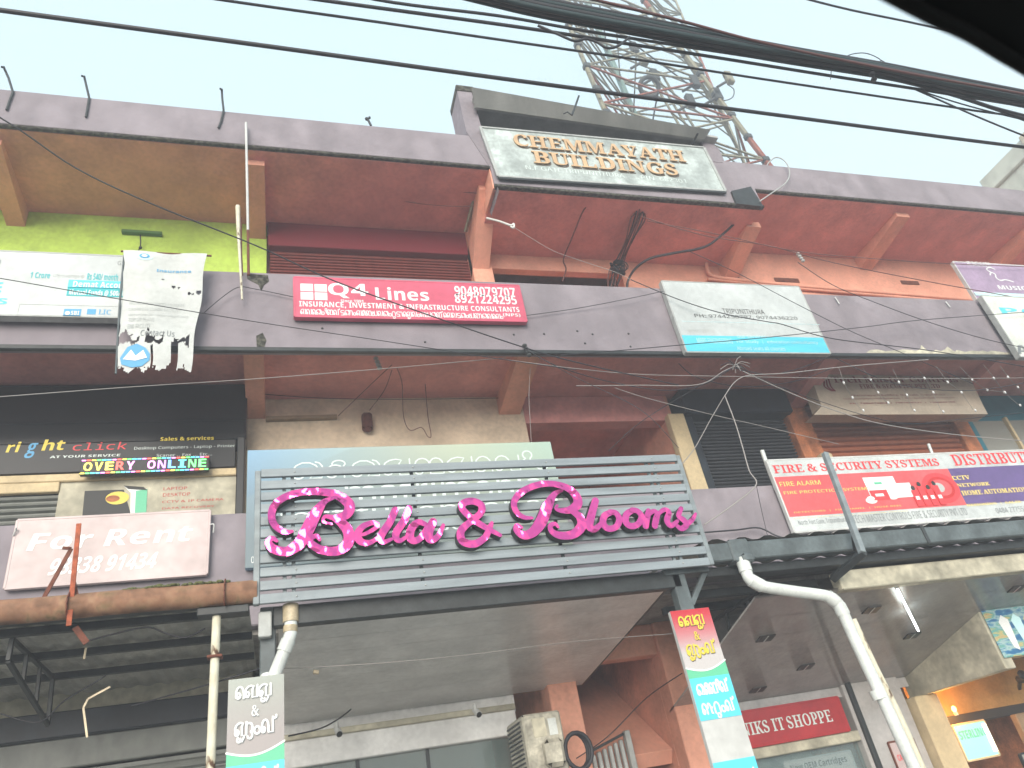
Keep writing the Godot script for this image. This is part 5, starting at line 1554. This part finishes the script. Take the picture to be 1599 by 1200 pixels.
	for e in [[[v(8.418, 7.858, 0.03), v(8.435, 7.715, 0.03)], "left"], [[v(10.67, 7.852, 0.03), v(10.692, 7.729, 0.03)], "right"]]:
		b2 = MB.new()
		b2.bar(e[0][0], e[0][1], .02, .015)
		solo("white_hook", "short white strip on top of the middle band, the " + e[1] + " one of two", "hook", b2, mats.white, "white strips on the middle band")
	for e in [[[v(5.982, 5.178, 0.03), v(5.973, 4.918, 0.03)], "left", .028], [[v(8.739, 5.185, 0.03), v(8.711, 5.002, 0.03)], "right", .022]]:
		b2 = MB.new()
		b2.tube([e[0][0], e[0][1], (e[0][1] as Vector3) + v(0, -.3, 0)], e[2], 8)
		solo("white_pole", "white pole tip rising behind the " + e[1] + " part of the fire board", "pole", b2, mats.pvc)
	# lamp bits under the canopies
	b2 = MB.new()
	b2.bar(v(0.287, 2.946, 0.6), v(0.281, 2.915, 0.6), .05, .03)
	solo("hanging_tag", "small cream tag hanging on a wire under the white ceiling", "tag", b2, mats.pvc_old)
	t = thing("dangling_strip", "pale broken strip dangling under the left canopy", "strip", v(-1.448, 2.891, 0.6))
	for e in [[v(-1.294, 3.001, 0.6), v(-1.443, 2.928, 0.6)], [v(-1.443, 2.928, 0.6), v(-1.467, 2.865, 0.6)], [v(-1.467, 2.865, 0.6), v(-1.415, 2.647, 0.6)], [v(-1.482, 3.298, 0.7), v(-1.485, 3.209, 0.7)]]:
		b2 = MB.new()
		b2.bar(e[0], e[1], .016, .008, Vector3.BACK, .001)
		part(t, "piece", b2, mats.pvc_old)
	# fairy lights under the middle band at right
	t = thing("string_lights", "strings of small white bulbs hanging under the middle band at right", "string lights", v(11, 6.7, .1))
	var heads := [[1310, 574], [1335, 576], [1372, 578], [1405, 580], [1440, 575], [1475, 580], [1510, 578], [1550, 576]]
	var strings: Array = [v(7.76, 6.45, 0.1), v(7.832, 6.259, 0), v(8.054, 6.13, -0.2), v(8.222, 5.967, -0.3), v(8.185, 6.429, 0.1), v(8.343, 6.314, 0), v(8.567, 6.216, -0.2), v(8.751, 6.094, -0.3), v(8.726, 6.407, 0.1), v(8.839, 6.267, 0), v(9.083, 6.165, -0.2), v(9.171, 5.951, -0.3), v(9.186, 6.432, 0.1), v(9.365, 6.335, 0), v(9.617, 6.207, -0.2), v(9.711, 5.919, -0.3), v(9.585, 6.48, 0.1), v(9.772, 6.264, 0), v(10.176, 6.202, -0.2), v(10.36, 5.931, -0.3), v(10.053, 6.458, 0.1), v(10.287, 6.31, 0), v(10.731, 6.246, -0.2), v(11.178, 6.258, -0.3), v(10.553, 6.509, 0.1), v(10.748, 6.333, 0), v(11.073, 6.195, -0.2), v(11.352, 6.011, -0.3), v(10.882, 6.485, 0.1), v(11.059, 6.357, 0), v(11.413, 6.291, -0.2), v(11.626, 6.205, -0.3)]
	for i in 8:
		b2 = MB.new()
		b2.tube(smooth_path(strings.slice(i * 4, i * 4 + 4), 4), .004, 4)
		part(t, "cord", b2, mats.wire_white)
		for k in range(1, 4):
			b2 = MB.new()
			b2.ball((strings[i * 4 + k] as Vector3) + v(.02 * (k - 2), -.02, .01), v(.016, .028, .016), 6, 5)
			part(t, "bulb", b2, mats.print_white)
	# roof edge of the car the picture is taken from
	t = thing("car_windscreen_frame", "black windscreen frame of the car at the top right corner", "car part", v(.5, 1.72, 7.8))
	var ed: Array = [v(0.236, 1.72, 7.268), v(0.272, 1.72, 7.263), v(0.297, 1.72, 7.258), v(0.322, 1.72, 7.253), v(0.35, 1.72, 7.248), v(0.379, 1.72, 7.241), v(0.409, 1.72, 7.234), v(0.467, 1.72, 7.219), v(0.535, 1.72, 7.2)]
	var roof := MB.new()
	var ol := PackedVector2Array()
	for q in ed: ol.append(p(q.x, q.z))
	ol.append(p(1.3, 7.1)); ol.append(p(1.3, 8.8)); ol.append(p(-.3, 8.8)); ol.append(p(-.3, 7.9))
	roof.prism(ol, -1.77, -1.722, Transform3D(Basis(Vector3(1, 0, 0), Vector3(0, 0, 1), Vector3(0, -1, 0)), Vector3.ZERO))
	part(t, "roof_panel", roof, mats.car_black)
	var seal := MB.new()
	seal.tube(smooth_path(ed, 3), .004, 8)
	part(t, "rubber_seal", seal, mats.car_black)
	var pil := MB.new()
	pil.bar(ed[-1], v(1.25, .95, 6.5), .05, .05)
	part(t, "pillar", pil, mats.car_black)

func cables() -> void:
	var over := "overhead cables along the street"
	cable("overhead_cable", "thick black cable, lowest of the overhead lines crossing the whole sky", [v(-3.816, 7.253, 3.6), v(-1.967, 7.218, 3.6), v(-0.173, 7.189, 3.6), v(1.994, 7.143, 3.6), v(4.672, 7.108, 3.6), v(8.063, 7.074, 3.6), v(13.964, 7.093, 3.6)], .019, mats.wire, over)
	cable("overhead_cable", "thinner black cable second from the bottom of the overhead lines", [v(-1.955, 7.457, 3.8), v(-0.459, 7.423, 3.8), v(0.854, 7.42, 3.8), v(1.989, 7.411, 3.8), v(3.252, 7.402, 3.8), v(4.656, 7.369, 3.8), v(7.019, 7.338, 3.8), v(7.661, 7.334, 3.8), v(11.323, 7.377, 3.8)], .012, mats.wire, over)
	cable("overhead_cable", "black cable third from the bottom that joins the thick bundle", [v(-0.64, 7.46, 3.9), v(0.326, 7.454, 3.9), v(1.976, 7.483, 3.9), v(2.902, 7.473, 3.9), v(3.908, 7.462, 3.9), v(5.386, 7.43, 3.9), v(6.622, 7.416, 3.9), v(7.963, 7.386, 3.9), v(11.104, 7.308, 3.9)], .016, mats.wire, over)
	cable("overhead_cable", "black cable just below the thick bundle of cables", [v(-0.17, 7.675, 3.95), v(0.764, 7.495, 3.95), v(1.853, 7.527, 3.95), v(2.573, 7.497, 3.95), v(3.544, 7.48, 3.95), v(4.606, 7.473, 3.95), v(6.163, 7.434, 3.95), v(7.727, 7.128, 3.95), v(10.487, 6.761, 3.95)], .014, mats.wire, over)
	cable("overhead_cable", "single thin cable near the top right corner", [v(2.776, 8.758, 4.2), v(5.286, 8.268, 4.2), v(6.749, 8.162, 4.2), v(9.073, 7.975, 4.2)], .012, mats.wire, over)
	cable("overhead_cable", "dark red cable along the top of the thick bundle", [v(1.88, 7.911, 4.1), v(2.773, 7.766, 4.1), v(3.593, 7.644, 4.1), v(4.515, 7.476, 4.1), v(5.991, 7.347, 4.1), v(7.672, 7.277, 4.1), v(10.67, 7.173, 4.1)], .015, mats.wire_red, over)
	var bun := thing("cable_bundle", "thick bundle of black and green tinted cables crossing the top right sky", "cable bundle", v(4.5, 7.5, 4), "")
	var mg := M("wire_green", Color(.012, .03, .034), .5)
	for i in 12:
		var o := (i - 5.5) * 2.8
		var base: Array = [v(0.656, 7.953, 4), v(1.759, 7.746, 4), v(2.283, 7.663, 4), v(3.223, 7.602, 4), v(4.595, 7.521, 4), v(5.901, 7.484, 4), v(6.546, 7.437, 4), v(7.824, 7.34, 4), v(10.787, 7.14, 4)]
		var pts := []
		for k in base.size():
			var spread: float = [1.6, 1.3, 1.1, 1.0, .8, .6, .8, 1.1, 1.4][k]
			pts.append((base[k] as Vector3) + v(0, -o * .0056 * spread + rng.randf_range(-.012, .012), (i % 3 - 1) * .05))
		var b := MB.new()
		b.tube(smooth_path(pts, 8), .015 + .006 * (i % 3), 7)
		part(bun, "cable", b, mg if i % 2 else mats.wire)
	var tie := MB.new()
	for e in [v(5.974, 7.593, 3.98), v(5.803, 7.345, 3.98), v(5.907, 7.464, 4), v(5.757, 7.363, 4.02)]: tie.ball(e, v(.035, .02, .03))
	part(bun, "tape", tie, mats.wire)
	cable("loop_wire", "thin wire looping above the taped bundle", [v(5.514, 7.6, 4), v(5.691, 7.714, 4), v(5.888, 7.778, 4), v(6.018, 7.739, 4), v(6.047, 7.667, 4), v(5.921, 7.553, 4)], .005, mats.wire)
	cable("loop_wire", "short stray wire right of the loop on the bundle", [v(6.06, 7.692, 4), v(6.105, 7.635, 4), v(6.114, 7.527, 4)], .005, mats.wire)
	cable("loop_wire", "short wire hanging down from the bundle", [v(5.275, 7.38, 4), v(5.231, 7.289, 4), v(5.18, 7.197, 4)], .004, mats.wire)
	cable("slack_cable", "slack cable sagging below the bundle before the tower", [v(2.134, 7.29, 4.05), v(2.293, 7.205, 4.05), v(2.438, 7.136, 4.05), v(2.559, 7.191, 4.05), v(2.656, 7.166, 4.05), v(2.737, 7.1, 4.05), v(2.855, 7.154, 4.05), v(3.014, 7.324, 4.05)], .012, mats.wire)
	cable("branch_cable", "thin cable dropping from the bundle towards the right edge", [v(6.443, 7.405, 3.9), v(6.77, 7.227, 3.9), v(7.098, 7.049, 3.9), v(7.57, 6.83, 3.9), v(8.293, 6.54, 3.9)], .01, mats.wire, "")
	cable("branch_cable", "second thin cable leaving the bundle near the right edge", [v(6.518, 7.387, 3.9), v(6.967, 7.261, 3.9), v(7.448, 7.169, 3.9), v(7.958, 7.099, 3.9)], .008, mats.wire, "")
	cable("branch_cable", "thick cable leaving the bundle at the right edge", [v(7.043, 7.383, 3.9), v(7.497, 7.242, 3.9), v(7.869, 7.107, 3.9), v(8.571, 6.889, 3.9)], .022, mats.wire, "")
	# wires across the front of the building
	var fr := "wires strung before the building"
	var list := [
		["long black wire running down from the left edge past the pink board", [v(-3.419, 8.211, 2.4), v(-2.557, 8.088, 1.9), v(-1.944, 7.804, 1.6), v(-1.266, 7.575, 1.4), v(-0.245, 7.434, 1), v(0.561, 7.156, 0.8), v(1.468, 6.929, 0.6), v(2.746, 6.617, 0.35), v(3.612, 6.446, 0.2), v(5.04, 6.153, 0.1)], .008, "wire"],
		["thin black wire from the left edge across the torn banner", [v(-3.174, 7.021, 0.9), v(-2.665, 7.012, 0.8), v(-1.596, 6.946, 0.6), v(-0.253, 6.838, 0.4), v(1.18, 6.667, 0.3), v(2.557, 6.498, 0.2), v(3.61, 6.362, 0.15)], .005, "wire"],
		["thin wire from the torn banner up to the rusty stake", [v(-0.841, 7.187, 0.1), v(-0.664, 7.431, 0.08), v(-0.474, 7.591, 0.1), v(-0.272, 7.612, 0.05), v(0.161, 7.509, 0.05)], .005, "wire"],
		["brown wire along the orange soffit of the left bay", [v(-4.027, 10.49, -0.5), v(-3.584, 10.475, -0.5), v(-1.995, 10.547, -0.5), v(-0.503, 10.578, -0.5)], .006, "wire_brown"],
		["brown wire crossing the red soffit beside the grey batten", [v(-0.188, 10.52, -0.5), v(0.787, 10.441, -0.6), v(1.96, 10.342, -0.6), v(3.01, 10.215, -0.5)], .006, "wire_brown"],
		["brown wire sagging from the fan hook to the centre bracket", [v(1.372, 10.353, -0.8), v(1.976, 10.227, -0.8), v(2.563, 10.093, -0.7), v(2.951, 10.026, -0.6)], .006, "wire_brown"],
		["pale thin wire below the middle band over the black fascia", [v(-2.97, 5.965, 0.2), v(-2.651, 5.991, 0.2), v(-1.536, 6.163, 0.1), v(-0.257, 6.333, 0), v(1.214, 6.546, -0.1), v(2.795, 6.722, -0.1)], .005, "wire_white"],
		["thin wire from the pink board up to the white cyan board", [v(3.143, 7.309, 0.05), v(3.894, 7.454, 0.05), v(4.693, 7.615, 0.1), v(5.312, 7.783, 0.1)], .005, "wire"],
		["thin black wire across the foot of the white cyan board", [v(3.464, 6.626, 0.1), v(4.341, 6.647, 0.2), v(5.296, 6.718, 0.25), v(6.633, 6.862, 0.25), v(8.43, 7.089, 0.25), v(9.63, 7.257, 0.25), v(12.572, 7.546, 0.25)], .006, "wire"],
		["pale wire under the middle band to the right edge", [v(2.715, 6.55, 0.1), v(3.639, 6.416, 0.1), v(4.526, 6.327, 0.1), v(5.775, 6.295, 0.1), v(8.697, 6.247, 0.1), v(11.79, 6.265, 0.1)], .005, "wire_white"],
		["black wire crossing the white board down to the right", [v(4.844, 7.979, 0.1), v(5.44, 7.55, 0.2), v(6.049, 7.273, 0.25), v(6.7, 7.101, 0.3), v(6.922, 7.061, 0.3), v(7.681, 6.821, 0.3), v(9.233, 6.645, 0.3), v(10.435, 6.453, 0.3), v(11.557, 6.252, 0.3)], .007, "wire"],
		["wire slanting down across the white board to its right", [v(5.997, 8.617, 0.1), v(6.608, 8.12, 0.2), v(7.389, 7.42, 0.3), v(8.091, 6.959, 0.3), v(8.922, 6.524, 0.3), v(9.836, 6.019, 0.3)], .005, "wire"],
		["pale double wire rising over the right salmon wall", [v(5.523, 9.519, -0.1), v(6.488, 9.075, 0), v(7.633, 8.933, 0), v(8.643, 8.54, 0.1), v(10.454, 8.217, 0.1), v(12.956, 7.837, 0.1)], .008, "wire_brown"],
		["grey wire over the right salmon wall to the lilac board", [v(5.61, 9.427, -0.1), v(6.74, 9.122, 0), v(8.041, 8.801, 0.05), v(9.362, 8.684, 0.1), v(11.14, 8.661, 0.1), v(13.605, 8.713, 0.1)], .007, "wire_brown"],
		["thin wire slanting over the right half of the middle band", [v(8.059, 8.596, 0), v(8.41, 8.05, 0.1), v(8.946, 7.701, 0.15), v(9.806, 7.262, 0.2), v(10.789, 6.939, 0.2), v(11.982, 6.674, 0.2)], .006, "wire"],
		["pale wire knot leg running up to the right", [v(5.526, 5.86, 0.3), v(5.908, 6.15, 0.3), v(6.646, 6.213, 0.3), v(7.781, 6.335, 0.3), v(9.245, 6.457, 0.3)], .007, "wire_white"],
		["pale wire knot leg running down to the left", [v(5.526, 5.86, 0.3), v(5.339, 5.624, 0.1), v(5.033, 5.264, 0), v(4.778, 5.046, 0)], .006, "wire_white"],
		["pale wire knot leg running down past the dark shutter", [v(5.526, 5.86, 0.3), v(5.528, 5.454, 0.3), v(5.423, 5.033, 0.4), v(5.318, 4.68, 0.5), v(5.265, 4.449, 0.6), v(4.921, 4.242, 0.6), v(4.36, 3.965, 0.7)], .008, "wire_white"],
		["pale wire from the junction knot to the left", [v(3.578, 6.151, 0.1), v(4.477, 6.156, 0.1), v(5.259, 6.096, 0.2), v(5.726, 6.311, 0.2), v(5.979, 6.431, 0.15)], .006, "wire_white"],
		["light thin wire slanting across the dark shutter top", [v(4.159, 6.183, 0), v(4.512, 5.958, 0.1), v(5.206, 5.663, 0.2), v(6.075, 5.423, 0.2), v(7.057, 5.145, 0.2)], .004, "wire_white"],
		["pale wire running down to the right over the brown shutter", [v(6.028, 6.312, 0.2), v(6.566, 5.996, 0.2), v(7.208, 5.678, 0.2), v(7.945, 5.428, 0.2), v(9.185, 5.221, 0.2), v(10.776, 5.047, 0.2)], .007, "wire_white"],
		["black wires tangled on the lower band right of the slatted sign", [v(4.718, 4.101, 0.1), v(5.152, 4.104, 0.1), v(5.464, 4.108, 0.1), v(5.645, 3.969, 0.15), v(5.885, 3.868, 0.2)], .01, "wire"],
		["thin dark wire hanging beside the fire board's left edge", [v(5.497, 4.584, 0.3), v(5.512, 4.267, 0.2), v(5.464, 3.929, 0.2)], .004, "wire"],
		["white strand from the arm down to the cable bunch", [v(3.407, 9.303, -0.3), v(3.921, 8.877, -0.3), v(4.3, 8.706, -0.3), v(4.816, 8.389, -0.2), v(4.877, 8.024, 0.05)], .004, "wire_white"],
		["brown conduit on the centre soffit below the bulb holder", [v(4.747, 9.862, -0.25), v(4.672, 9.792, -0.4), v(4.663, 9.75, -0.9), v(4.673, 9.735, -1.4), v(4.693, 9.553, -1.44), v(4.559, 9.258, -1.44)], .012, "wire_brown"],
		["thin pale wire hanging over the beige wall", [v(1.408, 6.694, -0.3), v(1.507, 6.649, -0.6), v(1.61, 6.585, -1.3), v(1.676, 6.361, -1.3), v(1.838, 6.397, -1.3), v(1.91, 6.255, -1.3), v(1.957, 6.274, -1.3), v(1.946, 6.578, -1.3), v(1.853, 6.779, -0.8)], .006, "wire_brown"],
		["dark cord from the soffit to the hanging block", [v(1.376, 6.801, -0.5), v(1.317, 6.746, -0.9), v(1.168, 6.733, -1.38)], .006, "wire_brown"],
		["dark cord from the soffit to the tube batten", [v(1.365, 6.812, -0.4), v(1.156, 6.848, -0.9), v(0.749, 6.674, -1.42)], .006, "wire_brown"],
		["thin wire along the top of the beige wall", [v(-0.301, 6.998, -1.35), v(0.519, 6.919, -1.35), v(1.563, 6.917, -1.4), v(3.058, 6.922, -1.4)], .005, "wire_brown"],
		["wire hanging from the ceiling by the slatted sign's top", [v(3.18, 6.699, -0.3), v(3.116, 6.309, -0.4), v(3.06, 5.921, -0.4), v(3.054, 5.65, -0.5)], .004, "wire_white"],
		["pale wire slanting across under the white shop ceiling", [v(-0.093, 2.93, 0.9), v(0.31, 2.923, 0.8), v(0.959, 2.915, 0.7), v(1.669, 2.927, 0.6), v(2.711, 2.958, 0.5), v(3.739, 2.925, 0.5)], .004, "wire_white"],
		["dark wire under the white ceiling near its back", [v(0.056, 2.521, 0.2), v(0.327, 2.563, 0.1), v(0.502, 2.642, 0), v(0.599, 2.687, 0.1)], .007, "wire"],
		["black wire curving below the left canopy to the post", [v(-2.118, 2.961, 0.3), v(-1.839, 2.863, 0.3), v(-1.654, 2.979, 0.4), v(-1.399, 3.052, 0.6), v(-1.336, 3.093, 0.6)], .006, "wire"],
		["black wire under the left canopy between strip and post", [v(-1.144, 2.857, 0.5), v(-0.818, 2.864, 0.7), v(-0.46, 2.831, 1.1), v(-0.09, 2.907, 1.1)], .006, "wire"],
		["black wire sagging near the rusty gutter's underside", [v(-1.417, 3.261, 1), v(-1.223, 3.299, 1), v(-1, 3.325, 1), v(-0.858, 3.261, 1), v(-0.716, 3.217, 1), v(-0.57, 3.243, 1.1)], .007, "wire"],
		["slack dark wire under the middle band left of the pale knot", [v(3.01, 6.737, 0.08), v(3.407, 6.49, 0.05), v(4.093, 6.283, 0), v(4.892, 6.138, 0), v(5.47, 6.204, 0.05), v(6.021, 6.466, 0.1)], .006, "wire"],
		["dark wire dropping from the clip to the slatted sign's right side", [v(3.001, 6.737, 0.08), v(3.558, 6.21, 0.2), v(4.192, 5.606, 0.4), v(4.351, 4.906, 0.7)], .004, "wire"],
		["dark wire rising from the white shop passage to the knot", [v(4.245, 5.677, -0.8), v(4.673, 5.944, -0.5), v(5.348, 6.199, -0.1), v(6.021, 6.466, 0.1)], .005, "wire"],
		["dark wire hanging along the top of the dark shutter", [v(5.188, 6.539, 0.05), v(5.518, 6.408, -0.1), v(6.262, 6.321, -0.2), v(7.068, 6.339, -0.1), v(7.694, 6.473, 0.05)], .006, "wire"],
		["dark wire low across the brown shutter and beige board", [v(6.013, 6.444, 0.1), v(6.979, 5.951, 0.1), v(8.293, 5.51, 0.1), v(9.477, 5.537, 0.1), v(11.35, 5.67, 0.1)], .005, "wire"],
		["dark wire from the right board's clip to the knot", [v(7.837, 6.703, 0.1), v(7.088, 6.437, 0.1), v(6.488, 6.313, 0.12), v(5.967, 6.399, 0.15)], .006, "wire"],
		["dark wire sagging beneath the middle band at far right", [v(7.792, 6.61, 0.1), v(8.648, 6.156, 0.1), v(10.039, 6.034, 0.1), v(11.79, 6.265, 0.1)], .006, "wire"],
		["dark wire across the stair opening", [v(3.096, 2.105, -1.2), v(3.525, 2.275, -1.2), v(4.058, 2.599, -1.1), v(3.995, 2.628, 0)], .006, "wire"],
	]
	for e in list:
		cable("wire", e[0], e[1], e[2], mats[e[3]], fr, 5)
	# thick cable and vertical bunch in the centre bay
	cable("thick_cable", "thick black cable curving over the centre bay to the roof", [v(5.64, 9.019, -1.3), v(5.687, 9.178, -1.25), v(5.794, 9.311, -1.1), v(6.004, 9.375, -0.9), v(6.362, 9.377, -0.75), v(6.919, 9.421, -0.6), v(7.331, 9.67, -0.5), v(7.704, 9.955, -0.4), v(7.868, 10.025, -0.3), v(7.816, 9.767, 0.05)], .022, mats.wire)
	cable("roof_loop_cable", "pale cable loop standing above the slate patch on the roof", [v(7.774, 9.864, 0.1), v(8.092, 10.077, 0.12), v(8.529, 10.396, 0.12), v(8.75, 10.724, 0.1), v(8.771, 10.998, 0.1), v(8.673, 11.148, 0.05), v(8.49, 11.027, 0), v(8.436, 10.914, -0.1)], .012, mats.zinc)
	var bn := thing("cable_bunch", "bunch of dark wires tied down the centre bay wall", "cable bundle", v(5.764, 9.658, -1))
	for i in 7:
		var b := MB.new()
		var o := v((i - 3) * .03, 0, (i % 3) * .025)
		var pts: Array = [v(5.692, 9.811, -0.3), v(5.69, 9.786, -0.45), v(5.652, 9.683, -0.8), v(5.684, 9.661, -1.25), v(5.601, 9.494, -1.4), v(5.432, 9.14, -1.42)]
		var q := []
		for k in pts.size(): q.append((pts[k] as Vector3) + o * (1.0 + .5 * sin(k * 2.0 + i)) )
		b.tube(smooth_path(q, 5), .012, 5)
		part(bn, "strand", b, mats.wire if i % 2 else mats.wire_brown)
	var kn := MB.new()
	for i in 26: kn.ball(v(5.582, 9.478, -1.3) + v(rng.randf_range(-.12, .12), rng.randf_range(-.14, .14), rng.randf_range(-.05, .1)), v(.03, .025, .02), 6, 4)
	for k in 4:
		var rg := []
		for i in 13: rg.append(v(5.542, 9.386, -1.2) + v(cos(TAU * i / 12) * (.08 + .02 * k), sin(TAU * i / 12) * .12, .03 * k))
		kn.tube(rg, .01, 5)
	part(bn, "knot", kn, mats.wire)
	# junction knot under the middle band
	var jn := thing("wire_knot", "tangled junction of pale wires under the white cyan board", "wire knot", v(5.979, 6.431, 0.15))
	for i in 10:
		var b := MB.new()
		var c: Vector3 = v(5.979, 6.431, 0.15)
		var d := v(rng.randf_range(-.25, .25), rng.randf_range(-.2, .12), rng.randf_range(-.1, .1))
		b.tube(smooth_path([c + d, c + d * .4 + v(0, .04, .02), c, c - d * .4 + v(.03, -.05, 0)], 4), .005, 5)
		part(jn, "strand", b, mats.wire_white if i % 3 else mats.wire)
